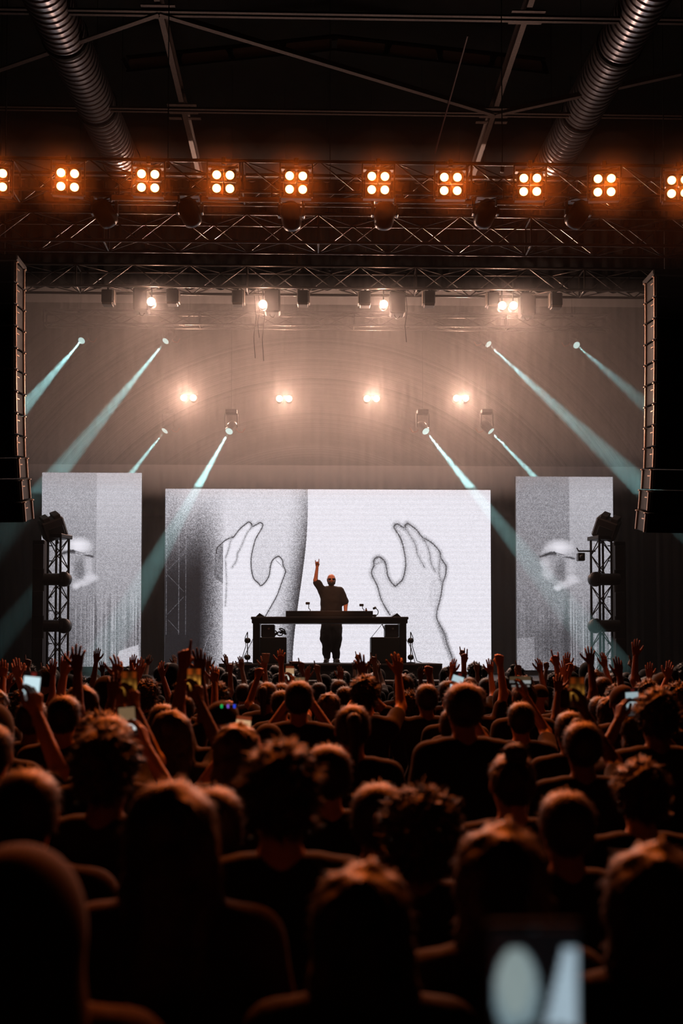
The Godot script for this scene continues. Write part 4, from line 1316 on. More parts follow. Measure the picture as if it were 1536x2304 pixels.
func make_hair(kind: String) -> ArrayMesh:
	var f := Field.new(Vector3(-0.17, 1.28, -0.17), Vector3(0.17, 1.84, 0.21), 0.0095)
	match kind:
		"short":
			f.egg(Vector3(0, 1.672, 0.012), Vector3(0.086, 0.088, 0.102), 0.02)
			f.egg(Vector3(0, 1.62, 0.045), Vector3(0.078, 0.06, 0.062), 0.03)
		"tousled":
			f.egg(Vector3(0, 1.682, 0.008), Vector3(0.096, 0.096, 0.112), 0.02)
			f.egg(Vector3(0, 1.62, 0.05), Vector3(0.084, 0.06, 0.064), 0.03)
			f.rough(0.022, 20.0, 5)
		"curly":
			f.egg(Vector3(0, 1.68, 0.01), Vector3(0.118, 0.112, 0.125), 0.02)
			f.egg(Vector3(0, 1.6, 0.045), Vector3(0.11, 0.08, 0.08), 0.03)
			f.rough(0.03, 26.0, 8)
		"long":
			f.egg(Vector3(0, 1.672, 0.012), Vector3(0.092, 0.092, 0.108), 0.02)
			f.cap(Vector3(0, 1.64, 0.035), Vector3(0, 1.36, 0.085), 0.095, 0.105, 0.05, 1.6)
			f.cap(Vector3(-0.07, 1.62, 0.0), Vector3(-0.085, 1.4, 0.03), 0.03, 0.035, 0.04)
			f.cap(Vector3(0.07, 1.62, 0.0), Vector3(0.085, 1.4, 0.03), 0.03, 0.035, 0.04)
			f.rough(0.012, 9.0, 3)
		"bob":
			f.egg(Vector3(0, 1.672, 0.012), Vector3(0.094, 0.092, 0.108), 0.02)
			f.cap(Vector3(0, 1.64, 0.03), Vector3(0, 1.53, 0.045), 0.1, 0.115, 0.05, 1.4)
			f.rough(0.014, 10.0, 4)
		"ponytail":
			f.egg(Vector3(0, 1.67, 0.01), Vector3(0.085, 0.087, 0.102), 0.02)
			f.egg(Vector3(0, 1.62, 0.04), Vector3(0.078, 0.06, 0.06), 0.03)
			f.cap(Vector3(0, 1.70, 0.105), Vector3(0, 1.69, 0.14), 0.022, 0.03, 0.01)
			f.cap(Vector3(0, 1.69, 0.14), Vector3(0, 1.47, 0.13), 0.033, 0.018, 0.02)
		"bun":
			f.egg(Vector3(0, 1.67, 0.01), Vector3(0.085, 0.087, 0.102), 0.02)
			f.egg(Vector3(0, 1.62, 0.04), Vector3(0.078, 0.06, 0.06), 0.03)
			f.egg(Vector3(0, 1.765, 0.06), Vector3(0.045, 0.04, 0.045), 0.012)
			f.rough(0.008, 16.0, 6)
		"cap":
			f.egg(Vector3(0, 1.672, 0.008), Vector3(0.091, 0.09, 0.107), 0.02)
			f.cap(Vector3(-0.03, 1.69, -0.1), Vector3(-0.025, 1.685, -0.15), 0.045, 0.035, 0.01)
			f.cap(Vector3(0.03, 1.69, -0.1), Vector3(0.025, 1.685, -0.15), 0.045, 0.035, 0.01)
			f.egg(Vector3(0, 1.76, 0.008), Vector3(0.012, 0.01, 0.012), 0.004)
		"hood":
			f.egg(Vector3(0, 1.66, 0.025), Vector3(0.108, 0.118, 0.125), 0.02)
			f.cap(Vector3(0, 1.6, 0.04), Vector3(0, 1.43, 0.05), 0.105, 0.13, 0.05, 1.2)
	# clear the face
	if kind != "cap":
		f.egg(Vector3(0, 1.60, -0.125), Vector3(0.082, 0.105, 0.10), 0.0, true)
	else:
		f.egg(Vector3(0, 1.58, -0.11), Vector3(0.095, 0.09, 0.10), 0.0, true)
		f.egg(Vector3(0, 1.6, 0.0), Vector3(0.2, 0.045, 0.2), 0.0, true)
	var g := f.mesh()
	if not kind in ["cap", "hood"]: strands(g, kind)
	return joined([[g, Transform3D()]])

## fine locks standing a little off the scalp, part of the same mesh
func strands(g: Dictionary, kind: String) -> void:
	var r := RandomNumberGenerator.new()
	r.seed = hash(kind)
	var v: PackedVector3Array = g.v
	var n: PackedVector3Array = g.n
	var ix: PackedInt32Array = g.i
	var count := v.size()
	var lift: float = {"short": 0.5, "tousled": 0.8, "curly": 0.9, "long": 0.16, "bob": 0.2, "ponytail": 0.14, "bun": 0.16}[kind]
	var crown := Vector3(0, 1.75, 0.04)
	for k in 2600:
		var j := r.randi() % count
		var p := v[j]
		var nn := n[j]
		var flow := (p - crown)
		flow = (flow - nn * flow.dot(nn)).normalized()
		flow = (flow + Vector3(r.randfn(0, 0.35), r.randfn(0, 0.35), r.randfn(0, 0.35))).normalized()
		var d0 := (flow + nn * lift * r.randf_range(0.3, 1.2)).normalized()
		var d1 := (d0 + flow * 0.6 + Vector3(0, -0.35, 0)).normalized()
		var len := r.randf_range(0.016, 0.034) * (1.0 if lift < 0.6 else 1.25)
		var w := nn.cross(d0).normalized() * r.randf_range(0.0009, 0.0022)
		var q1 := p + d0 * len * 0.5
		var q2 := q1 + d1 * len * 0.5
		var b := v.size()
		p -= nn * 0.002
		for e in [p - w, p + w, q1 - w * 0.8, q1 + w * 0.8, q2]:
			v.append(e)
			n.append(nn)
		for e in [0, 1, 2, 1, 3, 2, 2, 3, 4]: ix.append(b + e)
	g.v = v
	g.n = n
	g.i = ix

func arm_spec(kind: String) -> Dictionary:
	match kind:
		"down": return {"e": Vector3(0.25, 1.14, 0.03), "w": Vector3(0.265, 0.89, -0.05), "dir": Vector3(0.02, -1, -0.12), "palm": Vector3(-1, 0, 0), "hand": "relaxed"}
		"high": return {"e": Vector3(0.265, 1.69, -0.07), "w": Vector3(0.245, 1.94, -0.12), "dir": Vector3(-0.05, 1, -0.1), "palm": Vector3(0, 0.1, -1), "hand": "open"}
		"bent": return {"e": Vector3(0.36, 1.55, -0.11), "w": Vector3(0.30, 1.80, -0.19), "dir": Vector3(-0.1, 1, -0.15), "palm": Vector3(-0.2, 0.1, -1), "hand": "open"}
		"front": return {"e": Vector3(0.24, 1.55, -0.24), "w": Vector3(0.21, 1.79, -0.36), "dir": Vector3(-0.05, 1, -0.2), "palm": Vector3(-0.5, 0.1, -1), "hand": "open"}
		"wide": return {"e": Vector3(0.40, 1.60, -0.05), "w": Vector3(0.50, 1.84, -0.1), "dir": Vector3(0.25, 1, -0.05), "palm": Vector3(-0.2, 0.1, -1), "hand": "open"}
		"phone_high": return {"e": Vector3(0.22, 1.54, -0.24), "w": Vector3(0.10, 1.78, -0.33), "dir": Vector3(-0.15, 1, -0.1), "palm": Vector3(-0.7, 0, -0.5), "hand": "grip"}
		"phone_face": return {"e": Vector3(0.25, 1.35, -0.24), "w": Vector3(0.085, 1.60, -0.37), "dir": Vector3(-0.25, 1, -0.2), "palm": Vector3(-1, 0.1, -0.3), "hand": "grip"}
	return {}

const SHOULDER := Vector3(0.182, 1.415, 0.005)

func trunk(f: Field, grow: float, skin: bool, wide := 1.0) -> void:
	# torso, flattened front to back
	f.cap(Vector3(-0.06, 0.98, 0.0), Vector3(0.06, 0.98, 0.0), 0.115 + grow, 0.115 + grow, 0.05, 1.25)
	f.cap(Vector3(0, 1.0, 0.0), Vector3(0, 1.2, 0.0), 0.135 * wide + grow, 0.13 * wide + grow, 0.06, 1.35)
	f.cap(Vector3(-0.055, 1.24, 0.0), Vector3(-0.075, 1.34, 0.005), 0.105 * wide + grow, 0.098 + grow, 0.06, 1.25)
	f.cap(Vector3(0.055, 1.24, 0.0), Vector3(0.075, 1.34, 0.005), 0.105 * wide + grow, 0.098 + grow, 0.06, 1.25)
	f.cap(Vector3(-0.16, 1.41, 0.01), Vector3(0.16, 1.41, 0.01), 0.058 + grow, 0.058 + grow, 0.05)
	f.cap(Vector3(-0.09, 1.445, 0.015), Vector3(0.09, 1.445, 0.015), 0.045 + grow, 0.045 + grow, 0.05)
	if skin: f.cap(Vector3(0, 1.42, 0.015), Vector3(0, 1.53, 0.005), 0.064, 0.053, 0.04)

func legs(f: Field, grow: float, foot: bool) -> void:
	for s in [-1.0, 1.0]:
		f.cap(Vector3(s * 0.085, 0.93, 0), Vector3(s * 0.1, 0.5, -0.01), 0.092 + grow, 0.062 + grow, 0.04)
		f.cap(Vector3(s * 0.1, 0.5, -0.01), Vector3(s * 0.105, 0.1, 0.02), 0.06 + grow, 0.042 + grow, 0.03)
		if foot:
			f.cap(Vector3(s * 0.105, 0.045, 0.035), Vector3(s * 0.115, 0.035, -0.12), 0.045, 0.035, 0.03)

func hand_xf(a: Dictionary, s: float) -> Transform3D:
	var y: Vector3 = (a.dir * Vector3(s, 1, 1)).normalized()
	var n: Vector3 = a.palm * Vector3(s, 1, 1)
	n = (n - y * n.dot(y)).normalized()
	return Transform3D(Basis(y.cross(n) * s, y, n), a.w * Vector3(s, 1, 1))   # the left hand is the right one mirrored in x

var trunk_skin: Field
var trunk_shirt: Field

## pose: arms for the right and left side; returns meshes and the tip of the right or left hand
func make_pose(key: String, right: String, left: String, rh := "", lh := "") -> void:
	var f := trunk_skin.copy()
	var g := trunk_shirt.copy()
	var list := []
	var tips := []
	for s in [1.0, -1.0]:
		var a := arm_spec(right if s > 0 else left)
		var hk: String = (rh if s > 0 else lh)
		if hk == "": hk = a.hand
		var m := Vector3(s, 1, 1)
		f.cap(SHOULDER * m, a.e * m, 0.053, 0.041, 0.04)
		f.cap(a.e * m, a.w * m, 0.04, 0.027, 0.02)
		g.cap(SHOULDER * m, (SHOULDER.lerp(a.e, 0.62)) * m, 0.068, 0.062, 0.04)
		var hx := hand_xf(a, s)
		list.append([hand_data[hk], hx])
		tips.append(hx * Vector3(0, 0.16, 0.01))
	list.push_front([head_data, Transform3D()])
	list.push_front([f.mesh(), Transform3D()])
	poses[key] = {"body": joined(list), "shirt": joined([[g.mesh(), Transform3D()]]), "tips": tips, "right": right, "left": left, "rh": rh, "lh": lh}

func prepare_figures() -> void:
	head_data = make_head()
	hand_data = {
		"open": make_hand([7, 5, 6, 9], 0.13, 0.0), "relaxed": make_hand([24, 28, 30, 34], 0.04, 0.35), "point": make_hand([4, 76, 80, 80], 0.03, 1.0),
		"horns": make_hand([6, 78, 78, 8], 0.1, 0.9), "fist": make_hand([78, 80, 80, 78], 0.02, 1.0), "grip": make_hand([30, 32, 34, 36], 0.03, 0.5), "waving": make_hand([14, 10, 12, 18], 0.2, -0.2)}
	for k in ["short", "tousled", "curly", "long", "bob", "ponytail", "bun", "cap", "hood"]:
		hair_mesh[k] = make_hair(k)
	var lo := Vector3(-0.62, -0.02, -0.46)
	var hi := Vector3(0.62, 2.02, 0.2)
	trunk_skin = Field.new(lo, hi, 0.0165)
	trunk(trunk_skin, 0.0, true)
	legs(trunk_skin, 0.0, true)
	trunk_shirt = Field.new(Vector3(-0.62, 0.8, -0.46), Vector3(0.62, 1.8, 0.22), 0.0165)
	trunk(trunk_shirt, 0.014, false)
	var tf := Field.new(Vector3(-0.28, 0.0, -0.2), Vector3(0.28, 1.1, 0.2), 0.0165)
	tf.cap(Vector3(-0.06, 0.96, 0.0), Vector3(0.06, 0.96, 0.0), 0.125, 0.125, 0.05, 1.25)
	legs(tf, 0.013, false)
	trousers_mesh = joined([[tf.mesh(), Transform3D()]])
	make_pose("down", "down", "down")
	make_pose("right_high", "high", "down", "waving")
	make_pose("left_high", "down", "high", "", "open")
	make_pose("both_high", "high", "bent", "open", "waving")
	make_pose("right_point", "bent", "down", "point")
	make_pose("left_point", "down", "high", "", "point")
	make_pose("right_horns", "high", "down", "horns")
	make_pose("left_fist", "down", "bent", "", "fist")
	make_pose("right_fist", "high", "down", "fist")
	make_pose("left_wave", "down", "wide", "", "waving")
	make_pose("both_front", "front", "front", "open", "open")
	make_pose("right_front", "front", "down", "waving")
	make_pose("both_wide", "wide", "wide", "open", "open")
	make_pose("phone_high", "phone_high", "down")
	make_pose("phone_both", "phone_face", "phone_face")

func skin_mat(k: int) -> StandardMaterial3D:
	var c: Color = [Color(0.72, 0.52, 0.42), Color(0.6, 0.42, 0.33), Color(0.45, 0.3, 0.22), Color(0.78, 0.6, 0.5)][k % 4]
	return mat("skin_%d" % (k % 4), c, 0.55)

func cloth_mat(k: int) -> StandardMaterial3D:
	var c: Color = [Color(0.045, 0.042, 0.045), Color(0.075, 0.07, 0.075), Color(0.05, 0.06, 0.1), Color(0.13, 0.05, 0.05), Color(0.11, 0.11, 0.105), Color(0.065, 0.085, 0.065)][k % 6]
	var m := mat("cloth_%d" % (k % 6), c, 0.9)
	m.rim_enabled = true
	m.rim = 0.2
	m.rim_tint = 0.5
	return m

const CLOTH := ["black", "charcoal", "navy", "maroon", "grey", "dark green"]

func hair_mat(k: int) -> StandardMaterial3D:
	var c: Color = [Color(0.075, 0.06, 0.055), Color(0.11, 0.08, 0.065), Color(0.15, 0.1, 0.075), Color(0.06, 0.055, 0.055)][k % 4]
	var m := mat("hair_%d" % (k % 4), c, 0.48)
	if not m.normal_enabled:
		m.rim_enabled = true
		m.rim = 0.6
		m.rim_tint = 0.3
		m.uv1_triplanar = true
		m.uv1_scale = Vector3(26, 3.5, 26)
		m.normal_enabled = true
		m.normal_scale = 0.9
		if not mats.has("strands"): mats["strands"] = noise_tex(0.03, 31, 0, 1, true, 256)
		m.normal_texture = mats["strands"]
	return m

var crowd := []                     # {node, px, depth, words...} for labels
const HAIRW := {"short": "short-haired", "tousled": "tousle-haired", "curly": "curly-haired", "long": "long-haired", "bob": "bob-haired", "ponytail": "ponytailed", "bun": "bun-haired", "cap": "capped", "hood": "hooded"}
const POSEW := {"down": "arms down", "right_high": "right hand high", "left_high": "left hand high", "both_high": "both hands up", "right_point": "right finger up", "left_point": "left finger up", "right_horns": "making horns", "left_fist": "left fist raised", "right_fist": "right fist raised", "left_wave": "left arm flung wide", "both_front": "palms raised", "right_front": "right palm raised", "both_wide": "arms spread wide", "phone_high": "holding phone high", "phone_both": "filming by phone"}

func person(x: float, z: float, height: float, pose: String, hair: String, turn: float, label := "") -> Node3D:
	var o := thing("person", label, "person", Vector3(x, 0, z), "audience in front of the stage")
	var s := height / 1.75
	o.rotation.y = turn
	o.scale = Vector3.ONE * s
	var P: Dictionary = poses[pose]
	var ck := rng.randi() % 6
	var hk := rng.randi() % 4
	part(o, "body", P.body, skin_mat(rng.randi()))
	part(o, "shirt", P.shirt, cloth_mat(ck))
	part(o, "trousers", trousers_mesh, cloth_mat(rng.randi() % 3))
	part(o, "hair" if not hair in ["cap", "hood"] else hair, hair_mesh[hair], cloth_mat(ck) if hair in ["cap", "hood"] else hair_mat(hk))
	crowd.append({"node": o, "label": label, "hair": hair, "cloth": CLOTH[ck], "pose": pose, "x": x, "z": z})
	return o

func clear_of(x: float, z: float, r: float) -> bool:
	for c in crowd:
		if absf(c.x - x) < r * 1.15 and absf(c.z - z) < r * 0.85: return false
	return true

## someone whose raised hand is seen at that pixel and depth
func by_hand(px: float, py: float, depth: float, pose: String, hair: String, turn := 0.0) -> Node3D:
	var P: Dictionary = poses[pose]
	var tip: Vector3 = P.tips[0] if P.right != "down" else P.tips[1]
	var h := at(px, py, depth)
	var s := clampf(h.y / tip.y, 0.9, 1.09)
	var off := Basis(Vector3.UP, turn) * tip * s
	for shift in [0.4, -0.4, 0.75, -0.75, 1.1, -1.1]:
		if clear_of(h.x - off.x, h.z - off.z, 0.5): break
		h = at(px, py, depth + shift)
		s = clampf(h.y / tip.y, 0.9, 1.09)
		off = Basis(Vector3.UP, turn) * tip * s
	return person(h.x - off.x, h.z - off.z, 1.75 * s, pose, hair, turn)

## someone whose crown is seen at that pixel
func by_head(px: float, py: float, depth: float, pose: String, hair: String, turn := 0.0, label := "") -> Node3D:
	var h := at(px, py, depth)
	return person(h.x, h.z, clampf(h.y, 1.45, 1.95), pose, hair, turn, label)

func phone_tex(kind: int) -> ImageTexture:
	var key := "phone_tex_%d" % kind
	if not mats.has(key):
		var w := 36
		var h := 72
		var im := Image.create(w, h, false, Image.FORMAT_RGB8)
		var r := RandomNumberGenerator.new()
		r.seed = 40 + kind
		for y in h:
			for x in w:
				var u := float(x) / w
				var v := float(y) / h
				var c := Color(0.02, 0.018, 0.02)
				match kind:
					0: # bright stage picture
						c = Color(0.75, 0.85, 0.88) if v > 0.12 and v < 0.8 else Color(0.05, 0.03, 0.03)
						if v > 0.5 and sin(u * 17) * 0.08 + 0.62 < v: c = Color(0.3, 0.28, 0.28)
						if v < 0.12 and u > 0.4 and u < 0.7: c = Color(0.35, 0.1, 0.08)
					1: # amber blinders
						var blur := exp(-pow((v - 0.5) / 0.22, 2.0))
						c = Color(0.2, 0.095, 0.02).lerp(Color(0.85, 0.6, 0.24), blur * (0.75 + 0.25 * sin(u * 14.0)))
						if v < 0.2: c = c.lerp(Color(0.6, 0.24, 0.06), 0.4 + 0.4 * sin(u * 9.0))
						if v > 0.78: c = Color(0.12, 0.05, 0.02)
					2: # stage with white screens
						c = Color(0.45, 0.36, 0.26) if v < 0.35 else Color(0.04, 0.03, 0.03)
						if v > 0.35 and v < 0.68 and u > 0.35: c = Color(0.85, 0.87, 0.87)
						if v > 0.35 and v < 0.6 and u < 0.25: c = Color(0.55, 0.55, 0.55)
						if v > 0.8 and absf(fposmod(u * 3.0, 1.0) - 0.5) < 0.3: c = Color(0.65, 0.62, 0.6)
					3: # pale warm picture
						c = Color(0.75, 0.6, 0.45)
						if v < 0.12: c = Color(0.4, 0.17, 0.09)
						if v > 0.45: c = Color(0.88, 0.86, 0.8)
						if v > 0.82: c = Color(0.35, 0.2, 0.15)
					4: # two pale patches
						c = Color(0.03, 0.03, 0.035)
						if Vector2((u - 0.27) / 0.26, (v - 0.36) / 0.26).length() < 1.0: c = Color(0.42, 0.5, 0.53)
						if Vector2((u - 0.25) / 0.2, (v - 0.3) / 0.2).length() < 1.0: c = Color(0.5, 0.56, 0.56)
						if u > 0.86 - v * 0.5 and u > 0.42 and u < 0.96 and v > 0.1: c = Color(0.6, 0.68, 0.73)
						if v > 0.95 and u > 0.5: c = Color(0.5, 0.25, 0.2)
				var k := 1.0 + (r.randf() - 0.5) * 0.1
				im.set_pixel(x, y, Color(c.r * k, c.g * k, c.b * k))
		mats[key] = ImageTexture.create_from_image(im)
	return mats[key]

func phone(where: Vector3, label: String, kind: int, energy: float, w := 0.075, h := 0.155, tilt := 0.0, turn := 0.0) -> void:
	var o := thing("phone", label, "phone", where, "phones held up by the audience")
	o.rotation = Vector3(0.0, turn, tilt)
	part(o, "case", cbox(Vector3(w, h, 0.009), 0.003), mat("phone_case", Color(0.02, 0.02, 0.02), 0.8, 0.0, 0.3), mv(0, 0, -0.006))
	var key := "phone_screen_%d_%d" % [kind, int(energy * 100)]
	if not mats.has(key):
		var m := StandardMaterial3D.new()
		m.resource_name = key
		m.albedo_color = Color(0.01, 0.01, 0.01)
		m.roughness = 0.2
		m.emission_enabled = true
		m.emission = Color.BLACK
		m.emission_texture = phone_tex(kind)
		m.emission_energy_multiplier = energy
		mats[key] = m
	var q := QuadMesh.new()
	q.size = Vector2(w * 0.93, h * 0.94)
	part(o, "screen", q, mats[key], mv(0, 0, 0.0005))
	for k in 2:
		part(o, "camera_lens", lathe([Vector2(0, 0.003), Vector2(0.006, 0.003), Vector2(0.006, 0)], 10), mat("dark_lens"), rot(Vector3(-PI / 2, 0, 0), Vector3(w * 0.3, h * (0.42 - 0.1 * k), -0.0105)))

## a phone in the right hand of a filming person, seen at that pixel
func filming(px: float, py: float, depth: float, pose: String, hair: String, kind: int, energy: float, label: String, tilt := 0.0, landscape := false) -> void:
	var p := at(px, py, depth)
	var P: Dictionary = poses[pose]
	var a := arm_spec(P.right)
	var grip: Vector3 = hand_xf(a, 1.0) * Vector3(-0.005, 0.085, 0.03)
	if pose == "phone_both": grip.x = 0.0
	var s := clampf(p.y / (grip.y + 0.03), 0.88, 1.1)
	for shift in [0.4, -0.4, 0.75, -0.75, 1.1]:
		if clear_of(p.x - grip.x * s, p.z - grip.z * s, 0.5): break
		p = at(px, py, depth + shift)
		s = clampf(p.y / (grip.y + 0.03), 0.88, 1.1)
	var o := person(p.x - grip.x * s, p.z - grip.z * s, 1.75 * s, pose, hair, 0.0)
	phone(p, label, kind, energy, 0.155 if landscape else 0.075, 0.075 if landscape else 0.155, tilt, 0.0)

func build_people() -> void:
	prepare_figures()
	print("figures ", Time.get_ticks_msec())
	build_performer()
	# --- near figures, by where their heads are seen
	by_head(632, 1702, 2.75, "down", "tousled", 0.05, "nearest central person seen from behind, tall dark rounded head")
	by_head(392, 1768, 2.35, "down", "long", -0.1, "long-haired person close to camera, left of the nearest central head")
	by_head(1462, 1918, 2.1, "down", "bob", 0.0, "bob-haired person at the right edge close to camera")
	by_head(1272, 1788, 3.2, "down", "short", 0.1, "short-haired person close to camera above the bright blurred phone")
	by_head(812, 1963, 2.05, "down", "bob", 0.0, "short bob-haired person just right of the nearest central head")
	by_head(945, 1804, 3.05, "down", "curly", -0.1, "curly-haired person close to camera, right of the nearest central head")
	by_head(45, 1930, 1.75, "down", "hood", 0.15, "hooded person close to camera at the lower left edge")
	by_head(1120, 1872, 2.25, "down", "bob", 0.1, "bob-haired person close to camera, behind the bright blurred phone")
	by_head(240, 1660, 3.4, "down", "tousled", -0.2, "tousle-haired person near camera left, below the lit upper phone")
	by_head(1150, 1700, 3.9, "down", "bun", 0.1, "bun-haired person near camera right of centre")
	by_head(850, 1770, 3.3, "down", "short", -0.15, "short-haired person behind the nearest central head, slightly right")
	by_head(480, 1780, 3.0, "down", "short", 0.2, "short-haired person tucked left of the nearest central head")
	by_head(1440, 1730, 3.8, "down", "tousled", 0.0, "tousle-haired person near camera at far right")
	by_head(60, 1740, 2.85, "left_high", "short", 0.1, "person at the far left edge with left arm raised near camera")
	# the holder of the big blurred phone stands right before the camera, below the frame
	var hold := person(at(1205, 2285, 0.97).x, -0.55, 1.70, "phone_both", "short", 0.0, "person directly before the camera holding the big blurred phone")
	phone(at(1205, 2285, 0.97), "big blurred bright phone held up at the lower right", 4, 1.0, 0.086, 0.165)
	# --- people whose raised hands stand out
	for r in [
		[175, 1452, 6.6, "right_high", "short"], [150, 1470, 7.6, "left_high", "bob"], [262, 1476, 7.4, "right_front", "long"], [418, 1440, 6.0, "left_point", "cap"],
		[447, 1462, 7.0, "both_high", "short"], [483, 1498, 9.5, "right_front", "bun"], [518, 1484, 12.5, "right_horns", "short"], [541, 1478, 13.0, "both_front", "long"],
		[632, 1462, 11.5, "right_high", "short"], [676, 1480, 13.8, "right_point", "bob"], [712, 1486, 13.4, "right_point", "short"], [806, 1474, 8.6, "left_wave", "short"],
		[893, 1470, 8.2, "right_front", "tousled"], [962, 1486, 10.0, "right_fist", "curly"], [1045, 1460, 12.2, "left_point", "short"], [1072, 1486, 13.5, "right_horns", "bob"],
		[1101, 1484, 11.6, "both_front", "ponytail"], [1121, 1458, 8.8, "right_fist", "short"], [1163, 1486, 13.2, "right_point", "short"], [1212, 1482, 12.0, "right_front", "long"],
		[1247, 1462, 10.2, "right_horns", "cap"], [1282, 1480, 11.0, "left_fist", "short"], [1326, 1456, 10.6, "right_high", "short"], [1356, 1470, 11.8, "both_front", "bob"],
		[1388, 1480, 9.2, "both_high", "short"], [1420, 1474, 12.6, "right_point", "bun"], [1460, 1492, 10.4, "left_high", "short"], [1508, 1490, 9.0, "both_wide", "tousled"],
		[8, 1486, 9.6, "both_front", "long"], [50, 1492, 10.8, "right_high", "short"], [98, 1496, 12.8, "right_horns", "short"], [320, 1484, 9.0, "both_wide", "short"],
		[230, 1488, 14.0, "right_high", "tousled"], [360, 1490, 11.2, "left_wave", "short"], [585, 1490, 10.2, "left_fist", "short"], [765, 1500, 12.4, "both_front", "short"],
		[845, 1500, 14.2, "right_high", "long"], [1010, 1500, 12.8, "both_front", "short"], [300, 1474, 12.0, "left_high", "short"], [120, 1484, 10.2, "both_high", "curly"]]:
		by_hand(r[0], r[1], r[2], r[3], r[4], rng.randf_range(-0.25, 0.25))
	# --- phones
	filming(70, 1551, 4.6, "phone_high", "short", 0, 1.1, "bright white phone screen at the far left of the crowd", -0.1)
	filming(290, 1546, 4.3, "phone_high", "tousled", 1, 0.55, "dim amber phone held up below the left side screen")
	filming(436, 1536, 5.2, "phone_high", "long", 1, 1.0, "bright amber phone below the left edge of the main screen")
	filming(287, 1630, 3.5, "phone_both", "short", 2, 0.9, "phone showing the stage, lowest one on the left", 0.08)
	filming(545, 1646, 4.0, "phone_both", "bob", 3, 1.1, "bright tilted phone left of centre, low in the crowd", -0.12)
	filming(652, 1518, 9.2, "phone_high", "short", 3, 0.8, "small phone filming the stage left of the performer", 0.0)
	filming(674, 1548, 7.4, "phone_both", "short", 2, 0.7, "small dark phone showing the stage, below the performer")
	filming(1026, 1540, 6.6, "phone_high", "ponytail", 0, 0.8, "tilted bright phone right of the booth", -0.3)
	filming(1298, 1558, 5.2, "phone_high", "short", 1, 0.5, "dim amber phone below the right side screen")
	filming(1422, 1580, 5.0, "phone_both", "tousled", 0, 0.55, "phone with small bright patch near the right edge", 0.05)
	filming(1170, 1534, 7.2, "phone_high", "short", 2, 0.35, "dark phone below the gap right of the main screen", 0.0, true)
	filming(820, 1545, 8.0, "phone_both", "short", 3, 0.3, "dark phone right of the performer, low in the crowd", 0.0, true)
	# a toy with three coloured lights
	var lw := at(513, 1589, 5.4)
	var toy := by_hand(513, 1600, 5.45, "left_fist", "cap", 0.0)
	var wand := thing("light_wand", "small wand with green, violet and blue lights in the crowd", "light", lw)
	bar(wand, "stick", Vector3(-0.05, 0, 0), Vector3(0.05, 0, 0), 0.008, mat("fixture_black"))
	for k in 3:
		part(wand, "light_bead", lathe([Vector2(0, 0.01), Vector2(0.007, 0.007), Vector2(0.01, 0), Vector2(0.007, -0.007), Vector2(0, -0.01)], 12), glow("bead_light_%d" % k, [Color(0.1, 0.7, 0.35), Color(0.5, 0.35, 0.8), Color(0.15, 0.3, 0.9)][k], 0.9), mv((k - 1) * 0.032, 0, 0.0))
	# a white cup held up before the booth
	var cp := at(598, 1481, 12.0)
	by_hand(594, 1474, 12.05, "right_high", "short", 0.0)
	var cup := thing("plastic_cup", "small white cup held up in front of the booth's left end", "cup", cp - Vector3(0, 0.05, 0))
	part(cup, "cup_body", lathe([Vector2(0, 0), Vector2(0.032, 0), Vector2(0.044, 0.1), Vector2(0.041, 0.1), Vector2(0.03, 0.006)], 18), mat("white_plastic", Color(0.85, 0.78, 0.72), 0.4))
	part(cup, "cup_rim", lathe([Vector2(0.044, 0.098), Vector2(0.047, 0.101), Vector2(0.044, 0.104), Vector2(0.041, 0.1)], 18), mat("white_plastic"))
	# --- everyone else, in loose rows
	var kinds := ["short", "short", "tousled", "long", "bob", "short", "ponytail", "bun", "cap", "curly", "short", "hood"]
	var ups := ["right_high", "left_high", "both_front", "right_front", "right_point", "left_fist", "both_high", "left_wave", "right_horns"]
	var depth := 2.7
	var row := 0
	while depth < 18.1:
		var half := 0.34 * depth + 0.35
		var mid := depth * tan(deg_to_rad(1.5))
		var step := 0.56
		var x := mid - half + (0.28 if row % 2 else 0.0)
		while x < mid + half:
			var px := x + rng.randf_range(-0.1, 0.1)
			var pz := -depth + rng.randf_range(-0.12, 0.12)
			var hgt := clampf(rng.randfn(1.70, 0.07), 1.55, 1.84)
			var pose := "down"
			if depth > 8.0 and rng.randf() < 0.13: pose = ups[rng.randi() % ups.size()]
			elif depth > 5.0 and rng.randf() < 0.04: pose = ups[rng.randi() % ups.size()]
			var hair: String = kinds[rng.randi() % kinds.size()]
			var turn := rng.randfn(0.0, 0.22)
			if clear_of(px, pz, 0.46): person(px, pz, hgt, pose, hair, turn)
			x += step
		depth += 0.66
		row += 1
	label_crowd()
	print("people: ", crowd.size())

